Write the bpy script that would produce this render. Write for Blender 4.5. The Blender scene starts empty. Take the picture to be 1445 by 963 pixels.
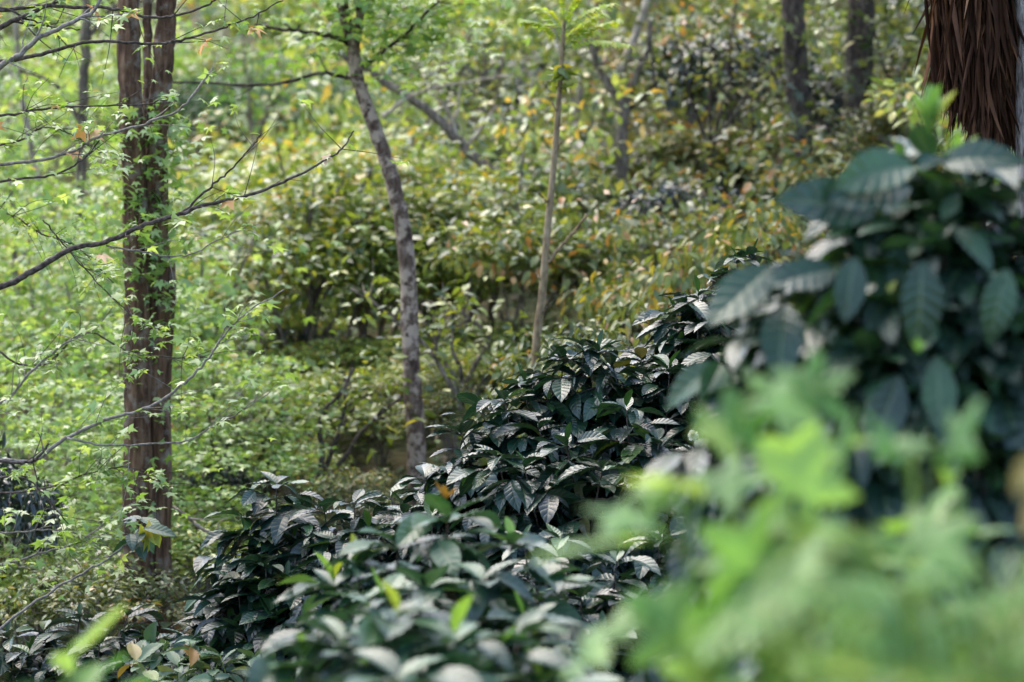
import bpy, math, random
import numpy as np
from mathutils import Vector

# ------------------------------------------------------------------ basics
sc = bpy.context.scene
COL = sc.collection
CAM_Z = 1.6
FPX = 1445 * 85.0 / 36.0          # focal length in photo pixels
RNG = np.random.default_rng(11)
random.seed(5)


def P(px, py, d):
    """world point seen at photo pixel (px, py) at d metres in front of the camera"""
    return np.array([(px - 722.5) / FPX * d, d, CAM_Z - (py - 481.5) / FPX * d])


def proj(p):
    return 722.5 + p[0] / p[1] * FPX, 481.5 - (p[2] - CAM_Z) / p[1] * FPX


def hsh(x, y, s):
    v = np.sin(x * 12.9898 * s + y * 78.233 + s * 3.1) * 0.5
    return v


def ground_z(x, y):
    x = np.asarray(x, float); y = np.asarray(y, float)
    z = 0.05 * y + 0.22 * x + 0.15 * np.maximum(0, y - 13) + 0.12 * np.maximum(0, y - 42)
    z = z + 0.07 * np.sin(x * 1.3 + y * 0.4) * np.cos(y * 0.9 - x * 0.3) + 0.03 * np.sin(3.1 * x + 2.3 * y)
    return z


def tag(o, label=None, cat=None, group=None, kind=None):
    if label: o['label'] = label
    if cat: o['category'] = cat
    if group: o['group'] = group
    if kind: o['kind'] = kind
    return o


def empty(name, loc, label, cat, group=None):
    o = bpy.data.objects.new(name, None)
    o.empty_display_size = 0.1
    COL.objects.link(o)
    o.location = Vector([float(v) for v in loc])
    return tag(o, label, cat, group)


class Geo:
    """collects quads/tris with uv and one random value per vertex"""
    def __init__(self):
        self.v, self.q, self.t, self.uv, self.r = [], [], [], [], []
        self.n = 0

    def add(self, v, q=None, t=None, uv=None, r=None):
        v = np.asarray(v, float)
        k = len(v)
        self.v.append(v)
        if q is not None and len(q): self.q.append(np.asarray(q, int) + self.n)
        if t is not None and len(t): self.t.append(np.asarray(t, int) + self.n)
        self.uv.append(np.zeros((k, 2)) if uv is None else np.asarray(uv, float))
        self.r.append(np.full(k, 0.5) if r is None else np.asarray(r, float))
        self.n += k

    def build(self, name, mat, parent=None, smooth=True, origin=None):
        v = np.concatenate(self.v)
        off = np.zeros(3)
        if parent is not None:
            off = np.array(parent.matrix_basis.translation)
            pp = parent.parent
            while pp is not None:
                off = off + np.array(pp.matrix_basis.translation); pp = pp.parent
        elif origin is not None:
            off = np.asarray(origin, float)
        v = v - off
        q = np.concatenate(self.q) if self.q else np.zeros((0, 4), int)
        t = np.concatenate(self.t) if self.t else np.zeros((0, 3), int)
        me = bpy.data.meshes.new(name)
        me.vertices.add(len(v)); me.vertices.foreach_set('co', v.astype(np.float32).ravel())
        nl = len(q) * 4 + len(t) * 3
        me.loops.add(nl)
        li = np.concatenate([q.ravel(), t.ravel()]).astype(np.int32)
        me.loops.foreach_set('vertex_index', li)
        me.polygons.add(len(q) + len(t))
        ls = np.concatenate([np.arange(len(q)) * 4, len(q) * 4 + np.arange(len(t)) * 3]).astype(np.int32)
        me.polygons.foreach_set('loop_start', ls)
        me.polygons.foreach_set('use_smooth', np.full(len(q) + len(t), smooth))
        uvl = me.uv_layers.new(name='UVMap')
        uvs = np.concatenate(self.uv)
        uvl.data.foreach_set('uv', uvs[li].astype(np.float32).ravel())
        at = me.attributes.new('rnd', 'FLOAT', 'POINT')
        at.data.foreach_set('value', np.concatenate(self.r).astype(np.float32))
        me.update(calc_edges=True)
        me.validate()
        if mat: me.materials.append(mat)
        o = bpy.data.objects.new(name, me)
        COL.objects.link(o)
        if parent is not None: o.parent = parent
        elif origin is not None: o.location = Vector([float(a) for a in off])
        return o


def smooth_path(pts, n=8):
    """Catmull-Rom through the points"""
    p = np.asarray(pts, float)
    p = np.vstack([2 * p[0] - p[1], p, 2 * p[-1] - p[-2]])
    out = []
    for i in range(1, len(p) - 2):
        a, b, c, d = p[i - 1], p[i], p[i + 1], p[i + 2]
        for k in range(n):
            t = k / n
            out.append(0.5 * (2 * b + (c - a) * t + (2 * a - 5 * b + 4 * c - d) * t * t + (3 * b - a - 3 * c + d) * t ** 3))
    out.append(p[-2])
    return np.array(out)


def tube(g, pts, r0, r1, sides=7, wob=0.0, lump=0.0, flare=0.0, rv=None, rng=RNG):
    p = np.asarray(pts, float)
    n = len(p)
    if wob: p = p + rng.normal(0, wob, p.shape) * np.linspace(0.2, 1, n)[:, None]
    tg = np.gradient(p, axis=0)
    tg /= np.linalg.norm(tg, axis=1)[:, None] + 1e-9
    up = np.array([0.31, 0.87, 0.38])
    a = np.cross(tg, up); a /= np.linalg.norm(a, axis=1)[:, None] + 1e-9
    b = np.cross(tg, a)
    rad = np.linspace(r0, r1, n)
    if flare: rad = rad * (1 + flare * np.exp(-np.linspace(0, 9, n)))
    ang = np.linspace(0, 2 * math.pi, sides, endpoint=False)
    ph = rng.uniform(0, 6.28, 4)
    prof = 1 + lump * (np.sin(3 * ang + ph[0])[None, :] * 0.6 + np.sin(5 * ang + ph[1])[None, :] * 0.4
                       + 0.6 * np.sin(2 * ang[None, :] + np.arange(n)[:, None] * 0.5 + ph[2]))
    rr = rad[:, None] * prof
    v = p[:, None, :] + (np.cos(ang)[None, :, None] * a[:, None, :] + np.sin(ang)[None, :, None] * b[:, None, :]) * rr[:, :, None]
    v = v.reshape(-1, 3)
    q = []
    for i in range(n - 1):
        for k in range(sides):
            k2 = (k + 1) % sides
            q.append((i * sides + k, i * sides + k2, (i + 1) * sides + k2, (i + 1) * sides + k))
    L = np.concatenate([[0], np.cumsum(np.linalg.norm(np.diff(p, axis=0), axis=1))])
    uv = np.stack([np.tile(ang / 6.2832, n), np.repeat(L, sides)], 1)
    tip = len(v)
    v = np.vstack([v, p[-1][None, :], p[0][None, :]])
    uv = np.vstack([uv, [[0.5, L[-1]], [0.5, 0]]])
    t = [((n - 1) * sides + k, (n - 1) * sides + (k + 1) % sides, tip) for k in range(sides)]
    t += [((k + 1) % sides, k, tip + 1) for k in range(sides)]
    g.add(v, q, t, uv, np.full(len(v), rng.uniform() if rv is None else rv))


# ------------------------------------------------------------------ leaf templates (length along +Y, face up +Z)
def blade(nx, ny, width, fold, droop, ripple=0.0, nv=7, a=0.95, b=0.72, tip=0.0, twist=0.0):
    t = np.linspace(0, 1, ny + 1)
    w = np.sin(np.pi * np.clip(t, 0, 1) ** a) ** b * width
    w[0] = 0.012; w[-1] = 0.004
    if tip: w = np.where(t > 0.86, w * (1 - tip * (t - 0.86) / 0.14), w)
    s = np.linspace(-1, 1, nx + 1)
    T, S = np.meshgrid(t, s, indexing='ij')
    W = w[:, None]
    x = S * W
    y = T.copy()
    z = np.abs(S) * W * fold - droop * T ** 2 + ripple * np.sin(2 * np.pi * nv * (T - 0.16 * np.abs(S))) * np.abs(S) ** 1.3
    z = z + twist * S * W * (T - 0.3)
    y = y - 0.0 * S
    v = np.stack([x, y, z], -1).reshape(-1, 3)
    q = []
    for i in range(ny):
        for k in range(nx):
            c = i * (nx + 1) + k
            q.append((c, c + 1, c + nx + 2, c + nx + 1))
    uv = np.stack([(S + 1) / 2, T], -1).reshape(-1, 2)
    return v, np.array(q), uv


def star(lobes=5, spread=250, notch=0.42, droop=0.12, wid=0.20):
    """sweetgum-like leaf: centre + one quad per lobe"""
    v = [(0, 0, 0)]; uv = [(0.5, 0.0)]
    angs = np.radians(np.linspace(-spread / 2, spread / 2, lobes))
    st = np.radians(spread / (lobes - 1))
    lens = [0.62, 0.88, 1.0, 0.88, 0.62] if lobes == 5 else [0.8, 1, 0.8]
    idx_n = []
    na = [angs[0] - st / 2] + [0.5 * (angs[i] + angs[i + 1]) for i in range(lobes - 1)] + [angs[-1] + st / 2]
    for k, an in enumerate(na):
        r = notch * (0.8 if k in (0, lobes) else 1)
        v.append((r * math.sin(an), 0.2 + r * math.cos(an), 0.03)); uv.append((0.5 + 0.4 * math.sin(an), 0.5)); idx_n.append(len(v) - 1)
    q = []
    v[0] = (0, 0.12, 0.0)
    for k, an in enumerate(angs):
        r = lens[k]
        v.append((r * math.sin(an), 0.2 + r * math.cos(an), -droop)); uv.append((0.5 + 0.5 * math.sin(an), 1.0))
        q.append((0, idx_n[k], len(v) - 1, idx_n[k + 1]))
    return np.array(v) * np.array([0.6, 0.75, 0.6]), np.array(q), np.array(uv)


COFFEE = [blade(6, 16, 0.235, 0.26, 0.22, 0.012, b=0.82, tip=0.5), blade(6, 16, 0.245, 0.36, 0.34, 0.016, b=0.82, tip=0.5, twist=0.5),
          blade(6, 16, 0.225, 0.15, 0.14, 0.013, b=0.82, tip=0.5, twist=-0.5), blade(6, 16, 0.24, 0.30, 0.48, 0.014, b=0.82, tip=0.5)]
YOUNG = [blade(4, 8, 0.17, 0.7, -0.15, 0.0), blade(4, 8, 0.19, 0.6, 0.10, 0.0)]
SIMPLE = [blade(2, 3, 0.22, 0.35, 0.25), blade(2, 3, 0.25, 0.15, 0.12), blade(2, 3, 0.2, 0.4, 0.4)]
FLAT = [blade(2, 2, 0.27, 0.3, 0.2, b=0.6)]
STAR = [star(), star(droop=0.25, notch=0.36), star(lobes=3, spread=150, notch=0.4)]
STRAND = [blade(2, 5, 0.10, 0.4, 0.05), blade(2, 5, 0.10, 0.4, -0.05), blade(2, 5, 0.12, 0.3, 0.12)]
NARROW = [blade(2, 6, 0.10, 0.3, 0.45), blade(2, 6, 0.12, 0.3, 0.25)]


def palm_lobed():
    """broad soft leaf with five rounded, pointed lobes, meshed finely as it stands close to the camera"""
    n = 90
    th = np.linspace(-math.radians(165), math.radians(165), n)
    r = 0.38 + 0.52 * (1 - np.abs(np.sin(th * 5 / 2))) ** 0.85 + 0.12 * np.cos(th) + 0.03 * np.sin(th * 31)
    rings = [0.0, 0.33, 0.66, 1.0]
    v, uv = [], []
    for k, f in enumerate(rings):
        for a_, rr in zip(th, r):
            v.append((f * rr * math.sin(a_), 0.45 + f * rr * math.cos(a_) * 0.95, -0.18 * (f * rr) ** 2 + 0.05 * math.cos(a_ * 5.45) * f))
            uv.append((0.5 + 0.5 * math.sin(a_) * f, 0.5 + 0.5 * f * math.cos(a_)))
    q = []
    for k in range(3):
        for i in range(n - 1):
            q.append((k * n + i, k * n + i + 1, (k + 1) * n + i + 1, (k + 1) * n + i))
    return np.array(v) * 0.72, np.array(q), np.array(uv)


LOBED = [palm_lobed()]


def unit(v):
    v = np.asarray(v, float)
    return v / (np.linalg.norm(v, axis=-1, keepdims=True) + 1e-9)


def scatter(g, tmpls, pos, direc, nrm, size, rnd, rng=RNG, wscale=None):
    """place one leaf per row"""
    pos = np.asarray(pos, float); D = unit(direc); N = np.asarray(nrm, float)
    X = unit(np.cross(D, N)); N = np.cross(X, D)
    size = np.asarray(size, float); rnd = np.asarray(rnd, float)
    ws = np.ones(len(pos)) if wscale is None else np.asarray(wscale, float)
    which = rng.integers(0, len(tmpls), len(pos))
    for k, (tv, tq, tuv) in enumerate(tmpls):
        m = which == k
        c = int(m.sum())
        if not c: continue
        s = size[m][:, None, None]
        V = pos[m][:, None, :] + s * (tv[None, :, 0:1] * X[m][:, None, :] * ws[m][:, None, None] + tv[None, :, 1:2] * D[m][:, None, :] + tv[None, :, 2:3] * N[m][:, None, :])
        nv = len(tv)
        Q = (tq[None] + (np.arange(c) * nv)[:, None, None]).reshape(-1, 4)
        g.add(V.reshape(-1, 3), Q, None, np.tile(tuv, (c, 1)), np.repeat(rnd[m], nv))


# ------------------------------------------------------------------ materials
def nodes(m):
    m.use_nodes = True
    nt = m.node_tree
    nt.nodes.clear()
    return nt, nt.nodes, nt.links


def ramp(nd, stops):
    r = nd.new('ShaderNodeValToRGB')
    e = r.color_ramp.elements
    while len(e) > 1: e.remove(e[-1])
    e[0].position = stops[0][0]; e[0].color = (*stops[0][1], 1)
    for p, c in stops[1:]:
        x = e.new(p); x.color = (*c, 1)
    return r


def math_node(nd, lk, op, a, b=None, c=None):
    n = nd.new('ShaderNodeMath'); n.operation = op
    for i, s in enumerate((a, b, c)):
        if s is None: continue
        if isinstance(s, (int, float)): n.inputs[i].default_value = s
        else: lk.new(s, n.inputs[i])
    return n.outputs[0]


def leaf_mat(name, stops, rough=0.4, spec=0.5, trans=0.25, tcol=None, veins=0.0, rib=0.0, nv=7, blot=0.25):
    m = bpy.data.materials.new(name)
    nt, nd, lk = nodes(m)
    out = nd.new('ShaderNodeOutputMaterial')
    at = nd.new('ShaderNodeAttribute'); at.attribute_name = 'rnd'
    rp = ramp(nd, stops); lk.new(at.outputs['Fac'], rp.inputs[0])
    col = rp.outputs[0]
    tc = nd.new('ShaderNodeTexCoord')
    if blot:
        ns = nd.new('ShaderNodeTexNoise'); ns.inputs['Scale'].default_value = 18; ns.inputs['Detail'].default_value = 3
        lk.new(tc.outputs['Object'], ns.inputs['Vector'])
        mr = nd.new('ShaderNodeMapRange'); mr.inputs[3].default_value = 1 - blot; mr.inputs[4].default_value = 1 + blot
        mr.inputs[1].default_value = 0.3; mr.inputs[2].default_value = 0.7
        lk.new(ns.outputs[0], mr.inputs[0])
        mx = nd.new('ShaderNodeMix'); mx.data_type = 'RGBA'; mx.blend_type = 'MULTIPLY'; mx.inputs[0].default_value = 1
        lk.new(col, mx.inputs[6]); lk.new(mr.outputs[0], mx.inputs[7]); col = mx.outputs[2]
    bsdf = nd.new('ShaderNodeBsdfPrincipled')
    bsdf.inputs['Roughness'].default_value = rough
    bsdf.inputs['Specular IOR Level'].default_value = spec
    if veins or rib:
        sp = nd.new('ShaderNodeSeparateXYZ'); lk.new(tc.outputs['UV'], sp.inputs[0])
        u = math_node(nd, lk, 'ABSOLUTE', math_node(nd, lk, 'SUBTRACT', sp.outputs[0], 0.5))
        if rib:
            k = nd.new('ShaderNodeMapRange'); k.inputs[1].default_value = 0.012; k.inputs[2].default_value = 0.045
            k.inputs[3].default_value = rib; k.inputs[4].default_value = 0
            lk.new(u, k.inputs[0])
            mx = nd.new('ShaderNodeMix'); mx.data_type = 'RGBA'
            lk.new(k.outputs[0], mx.inputs[0]); lk.new(col, mx.inputs[6]); mx.inputs[7].default_value = (0.16, 0.22, 0.10, 1)
            col = mx.outputs[2]
        if veins:
            ph = math_node(nd, lk, 'SUBTRACT', math_node(nd, lk, 'MULTIPLY', sp.outputs[1], nv), math_node(nd, lk, 'MULTIPLY', u, nv * 0.34))
            w = math_node(nd, lk, 'ABSOLUTE', math_node(nd, lk, 'SINE', math_node(nd, lk, 'MULTIPLY', ph, math.pi)))
            w = math_node(nd, lk, 'POWER', w, 0.6)
            rb = math_node(nd, lk, 'SMOOTH_MIN', math_node(nd, lk, 'MULTIPLY', u, 9.0), 1.0, 0.3)
            h = math_node(nd, lk, 'MULTIPLY', w, rb)
            bp = nd.new('ShaderNodeBump'); bp.inputs['Strength'].default_value = veins; bp.inputs['Distance'].default_value = 0.004
            lk.new(h, bp.inputs['Height']); lk.new(bp.outputs[0], bsdf.inputs['Normal'])
    lk.new(col, bsdf.inputs['Base Color'])
    if trans:
        tr = nd.new('ShaderNodeBsdfTranslucent')
        mx = nd.new('ShaderNodeMix'); mx.data_type = 'RGBA'; mx.blend_type = 'MULTIPLY'; mx.inputs[0].default_value = 1
        lk.new(col, mx.inputs[6]); mx.inputs[7].default_value = (*(tcol or (1.5, 1.45, 0.7)), 1)
        lk.new(mx.outputs[2], tr.inputs[0])
        ms = nd.new('ShaderNodeMixShader'); ms.inputs[0].default_value = trans
        lk.new(bsdf.outputs[0], ms.inputs[1]); lk.new(tr.outputs[0], ms.inputs[2])
        lk.new(ms.outputs[0], out.inputs[0])
    else:
        lk.new(bsdf.outputs[0], out.inputs[0])
    return m


def bark_mat(name, dark, mid, light, scale=(30, 30, 4), patch=None, patch_scale=9.0, patch_at=(0.5, 0.58), rough=0.9, bump=0.6):
    m = bpy.data.materials.new(name)
    nt, nd, lk = nodes(m)
    out = nd.new('ShaderNodeOutputMaterial')
    tc = nd.new('ShaderNodeTexCoord')
    mp = nd.new('ShaderNodeMapping'); mp.inputs['Scale'].default_value = scale
    lk.new(tc.outputs['Object'], mp.inputs[0])
    n1 = nd.new('ShaderNodeTexNoise'); n1.inputs['Scale'].default_value = 1.0; n1.inputs['Detail'].default_value = 6; n1.inputs['Roughness'].default_value = 0.65
    lk.new(mp.outputs[0], n1.inputs['Vector'])
    rp = ramp(nd, [(0.36, dark), (0.5, mid), (0.66, light)])
    lk.new(n1.outputs[0], rp.inputs[0])
    col = rp.outputs[0]
    if patch:
        n2 = nd.new('ShaderNodeTexNoise'); n2.inputs['Scale'].default_value = patch_scale; n2.inputs['Detail'].default_value = 5; n2.inputs['Roughness'].default_value = 0.6
        lk.new(tc.outputs['Object'], n2.inputs['Vector'])
        k = nd.new('ShaderNodeMapRange'); k.inputs[1].default_value, k.inputs[2].default_value = patch_at
        lk.new(n2.outputs[0], k.inputs[0])
        mx = nd.new('ShaderNodeMix'); mx.data_type = 'RGBA'
        lk.new(k.outputs[0], mx.inputs[0]); lk.new(col, mx.inputs[6]); mx.inputs[7].default_value = (*patch, 1)
        col = mx.outputs[2]
    b = nd.new('ShaderNodeBsdfPrincipled'); b.inputs['Roughness'].default_value = rough
    b.inputs['Specular IOR Level'].default_value = 0.25
    bp = nd.new('ShaderNodeBump'); bp.inputs['Strength'].default_value = bump; bp.inputs['Distance'].default_value = 0.02
    lk.new(n1.outputs[0], bp.inputs['Height']); lk.new(bp.outputs[0], b.inputs['Normal'])
    lk.new(col, b.inputs['Base Color']); lk.new(b.outputs[0], out.inputs[0])
    return m


M = {}
M['coffee'] = leaf_mat('coffee leaf', [(0, (0.006, 0.018, 0.012)), (0.5, (0.010, 0.032, 0.020)), (0.88, (0.018, 0.055, 0.026)), (0.975, (0.04, 0.10, 0.022)), (1, (0.12, 0.09, 0.02))],
                       rough=0.31, spec=0.62, trans=0.12, veins=0.34, rib=0.22)
M['coffee_soft'] = leaf_mat('coffee leaf paler', [(0, (0.014, 0.042, 0.025)), (0.6, (0.026, 0.072, 0.038)), (0.94, (0.05, 0.13, 0.045)), (1, (0.12, 0.22, 0.045))],
                            rough=0.40, spec=0.62, trans=0.18, veins=0.25, rib=0.35)
M['coffee_deep'] = leaf_mat('big coffee leaf', [(0, (0.009, 0.030, 0.017)), (0.6, (0.017, 0.052, 0.028)), (0.94, (0.032, 0.09, 0.035)), (1, (0.06, 0.14, 0.035))],
                            rough=0.36, spec=0.6, trans=0.14, veins=0.6, rib=0.45)
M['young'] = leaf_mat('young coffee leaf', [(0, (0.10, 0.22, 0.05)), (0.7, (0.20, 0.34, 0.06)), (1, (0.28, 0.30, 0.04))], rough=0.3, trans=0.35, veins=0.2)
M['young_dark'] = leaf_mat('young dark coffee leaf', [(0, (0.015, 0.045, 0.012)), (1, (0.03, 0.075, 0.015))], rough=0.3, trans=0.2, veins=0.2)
M['bronze'] = leaf_mat('bronze young leaf', [(0, (0.20, 0.10, 0.02)), (1, (0.34, 0.20, 0.03))], rough=0.35, trans=0.3)
M['weed'] = leaf_mat('bright weed leaf', [(0, (0.07, 0.18, 0.045)), (0.5, (0.17, 0.31, 0.10)), (0.8, (0.24, 0.38, 0.13)), (1, (0.34, 0.42, 0.10))], rough=0.5, spec=0.35, trans=0.45)
M['fern'] = leaf_mat('fern leaf', [(0, (0.14, 0.27, 0.08)), (0.7, (0.25, 0.38, 0.14)), (1, (0.36, 0.38, 0.17))], rough=0.6, spec=0.3, trans=0.3)
M['herb'] = leaf_mat('low herb leaf', [(0, (0.05, 0.10, 0.05)), (0.75, (0.10, 0.17, 0.08)), (0.9, (0.2, 0.22, 0.06)), (1, (0.30, 0.15, 0.04))], rough=0.45, trans=0.15)
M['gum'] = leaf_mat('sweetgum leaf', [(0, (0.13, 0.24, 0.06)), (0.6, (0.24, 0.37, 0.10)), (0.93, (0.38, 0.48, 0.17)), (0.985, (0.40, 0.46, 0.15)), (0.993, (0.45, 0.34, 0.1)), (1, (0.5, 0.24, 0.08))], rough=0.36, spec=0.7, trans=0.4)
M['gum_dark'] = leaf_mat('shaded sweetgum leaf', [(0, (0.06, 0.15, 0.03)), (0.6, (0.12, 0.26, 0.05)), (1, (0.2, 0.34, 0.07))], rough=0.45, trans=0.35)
M['autumn'] = leaf_mat('orange star leaf', [(0, (0.45, 0.22, 0.05)), (0.5, (0.55, 0.30, 0.12)), (1, (0.6, 0.42, 0.3))], rough=0.6, trans=0.3)
M['olive'] = leaf_mat('olive shrub leaf', [(0, (0.045, 0.075, 0.018)), (0.4, (0.12, 0.17, 0.03)), (0.75, (0.23, 0.29, 0.05)), (0.93, (0.38, 0.37, 0.05)), (0.98, (0.36, 0.25, 0.04)), (1, (0.36, 0.17, 0.04))], rough=0.38, spec=0.65, trans=0.32)
M['lime'] = leaf_mat('yellow green shrub leaf', [(0, (0.08, 0.13, 0.03)), (0.45, (0.22, 0.31, 0.07)), (0.80, (0.40, 0.46, 0.12)), (0.93, (0.55, 0.50, 0.14)), (1, (0.5, 0.30, 0.07))], rough=0.34, spec=0.85, trans=0.32)
M['grey'] = leaf_mat('grey green shrub leaf', [(0, (0.04, 0.06, 0.022)), (0.45, (0.11, 0.145, 0.045)), (0.8, (0.22, 0.25, 0.075)), (0.93, (0.34, 0.29, 0.07)), (1, (0.36, 0.15, 0.06))], rough=0.38, spec=0.6, trans=0.28)
M['orange'] = leaf_mat('yellowing shrub leaf', [(0, (0.07, 0.11, 0.03)), (0.55, (0.17, 0.21, 0.05)), (0.76, (0.34, 0.29, 0.05)), (0.92, (0.36, 0.20, 0.04)), (1, (0.22, 0.10, 0.03))], rough=0.45, trans=0.3)
M['darkbg'] = leaf_mat('dark glossy shrub leaf', [(0, (0.012, 0.022, 0.015)), (0.8, (0.028, 0.048, 0.03)), (1, (0.06, 0.09, 0.04))], rough=0.3, spec=0.75, trans=0.05)
M['pine'] = leaf_mat('soft dark conifer', [(0, (0.02, 0.06, 0.02)), (1, (0.05, 0.13, 0.035))], rough=0.6, trans=0.2)
M['cypress'] = bark_mat('reddish fibrous bark', (0.028, 0.014, 0.007), (0.10, 0.053, 0.027), (0.21, 0.13, 0.075), scale=(34, 34, 4.5), patch=(0.22, 0.185, 0.14), patch_scale=14, patch_at=(0.52, 0.68), bump=1.0)
M['lichen'] = bark_mat('lichen spotted bark', (0.035, 0.021, 0.014), (0.11, 0.07, 0.05), (0.20, 0.145, 0.105), scale=(30, 30, 14), patch=(0.36, 0.275, 0.205), patch_scale=15, patch_at=(0.49, 0.56))
M['greybark'] = bark_mat('grey bark', (0.05, 0.037, 0.026), (0.14, 0.11, 0.08), (0.29, 0.235, 0.175), scale=(40, 40, 8))
M['palebark'] = bark_mat('pale bark', (0.17, 0.13, 0.095), (0.33, 0.27, 0.20), (0.50, 0.42, 0.33), scale=(30, 30, 8))
M['darkbark'] = bark_mat('dark bark', (0.012, 0.008, 0.006), (0.045, 0.031, 0.022), (0.12, 0.088, 0.065), scale=(26, 26, 7), patch=(0.12, 0.115, 0.075), patch_scale=6, patch_at=(0.52, 0.66))
M['twig'] = bark_mat('twig bark', (0.03, 0.022, 0.018), (0.075, 0.058, 0.046), (0.15, 0.12, 0.10), scale=(60, 60, 60), bump=0.2)
M['paletwig'] = bark_mat('pale twig bark', (0.12, 0.10, 0.08), (0.22, 0.19, 0.16), (0.34, 0.30, 0.25), scale=(60, 60, 60), bump=0.2)
M['sapling'] = bark_mat('tan sapling bark', (0.11, 0.075, 0.04), (0.23, 0.165, 0.09), (0.34, 0.26, 0.16), scale=(30, 30, 12), bump=0.3)
M['roughbark'] = bark_mat('pale furrowed bark', (0.07, 0.055, 0.045), (0.24, 0.20, 0.17), (0.42, 0.37, 0.33), scale=(70, 70, 14), bump=1.0)
M['frond'] = leaf_mat('dead palm frond', [(0, (0.016, 0.006, 0.002)), (0.4, (0.070, 0.030, 0.014)), (0.75, (0.18, 0.085, 0.042)), (1, (0.44, 0.25, 0.14))], rough=0.8, spec=0.15, trans=0.08, blot=0.3)
M['dry'] = leaf_mat('dry tan leaf', [(0, (0.24, 0.22, 0.12)), (1, (0.34, 0.27, 0.16))], rough=0.7, trans=0.3)
M['cotton'] = leaf_mat('white seed head', [(0, (0.75, 0.72, 0.68)), (1, (0.8, 0.78, 0.74))], rough=0.9, trans=0.2)
M['litter'] = leaf_mat('ground litter', [(0, (0.06, 0.09, 0.03)), (0.5, (0.15, 0.20, 0.08)), (0.7, (0.17, 0.13, 0.075)), (1, (0.28, 0.20, 0.13))], rough=0.7, trans=0.15)


def soil_mat():
    m = bpy.data.materials.new('forest soil')
    nt, nd, lk = nodes(m)
    out = nd.new('ShaderNodeOutputMaterial'); tc = nd.new('ShaderNodeTexCoord')
    a = nd.new('ShaderNodeTexNoise'); a.inputs['Scale'].default_value = 0.9; a.inputs['Detail'].default_value = 8; a.inputs['Roughness'].default_value = 0.7
    b = nd.new('ShaderNodeTexNoise'); b.inputs['Scale'].default_value = 14; b.inputs['Detail'].default_value = 6
    lk.new(tc.outputs['Object'], a.inputs['Vector']); lk.new(tc.outputs['Object'], b.inputs['Vector'])
    ra = ramp(nd, [(0.38, (0.05, 0.065, 0.028)), (0.52, (0.09, 0.095, 0.05)), (0.64, (0.12, 0.085, 0.055))])
    rb = ramp(nd, [(0.3, (0.4, 0.4, 0.4)), (0.7, (1.5, 1.4, 1.3))])
    lk.new(a.outputs[0], ra.inputs[0]); lk.new(b.outputs[0], rb.inputs[0])
    mx = nd.new('ShaderNodeMix'); mx.data_type = 'RGBA'; mx.blend_type = 'MULTIPLY'; mx.inputs[0].default_value = 1
    lk.new(ra.outputs[0], mx.inputs[6]); lk.new(rb.outputs[0], mx.inputs[7])
    p = nd.new('ShaderNodeBsdfPrincipled'); p.inputs['Roughness'].default_value = 0.95; p.inputs['Specular IOR Level'].default_value = 0.1
    bp = nd.new('ShaderNodeBump'); bp.inputs['Strength'].default_value = 0.7; bp.inputs['Distance'].default_value = 0.04
    lk.new(b.outputs[0], bp.inputs['Height']); lk.new(bp.outputs[0], p.inputs['Normal'])
    lk.new(mx.outputs[2], p.inputs['Base Color']); lk.new(p.outputs[0], out.inputs[0])
    return m


# ------------------------------------------------------------------ the ground
def terrain():
    ys = np.concatenate([np.linspace(-30, 0, 16), np.linspace(0.5, 45, 120), np.linspace(47, 170, 50)])
    xs = np.concatenate([np.linspace(-80, -14, 20), np.linspace(-13, 13, 90), np.linspace(14, 80, 20)])
    X, Y = np.meshgrid(xs, ys, indexing='ij')
    Z = ground_z(X, Y)
    v = np.stack([X, Y, Z], -1).reshape(-1, 3)
    ny = len(ys)
    i, j = np.meshgrid(np.arange(len(xs) - 1), np.arange(ny - 1), indexing='ij')
    c = (i * ny + j).ravel()
    q = np.stack([c, c + ny, c + ny + 1, c + 1], 1)
    g = Geo(); g.add(v, q)
    o = g.build('hillside_ground', soil_mat())
    tag(o, kind='structure')


terrain()


def ground_cover():
    g = Geo()
    n = 42000
    y = 6 + 34 * RNG.uniform(0, 1, n) ** 0.8
    x = RNG.uniform(-1, 1, n) * (0.25 * y + 1.0)
    z = ground_z(x, y) + RNG.uniform(0.0, 0.10, n)
    az = RNG.uniform(0, 6.283, n)
    d = np.stack([np.cos(az), np.sin(az), RNG.uniform(-0.3, 1.2, n)], 1)
    nr = RNG.normal(0, 0.4, (n, 3)) + np.array([0, 0, 1])
    scatter(g, FLAT, np.stack([x, y, z], 1), d, nr, RNG.uniform(0.05, 0.13, n), RNG.uniform(0, 1, n))
    o = g.build('leaf_litter', M['litter'], smooth=False)
    tag(o, 'low green growth and brown leaf litter covering the forest slope', None, None, 'stuff')


ground_cover()


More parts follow.
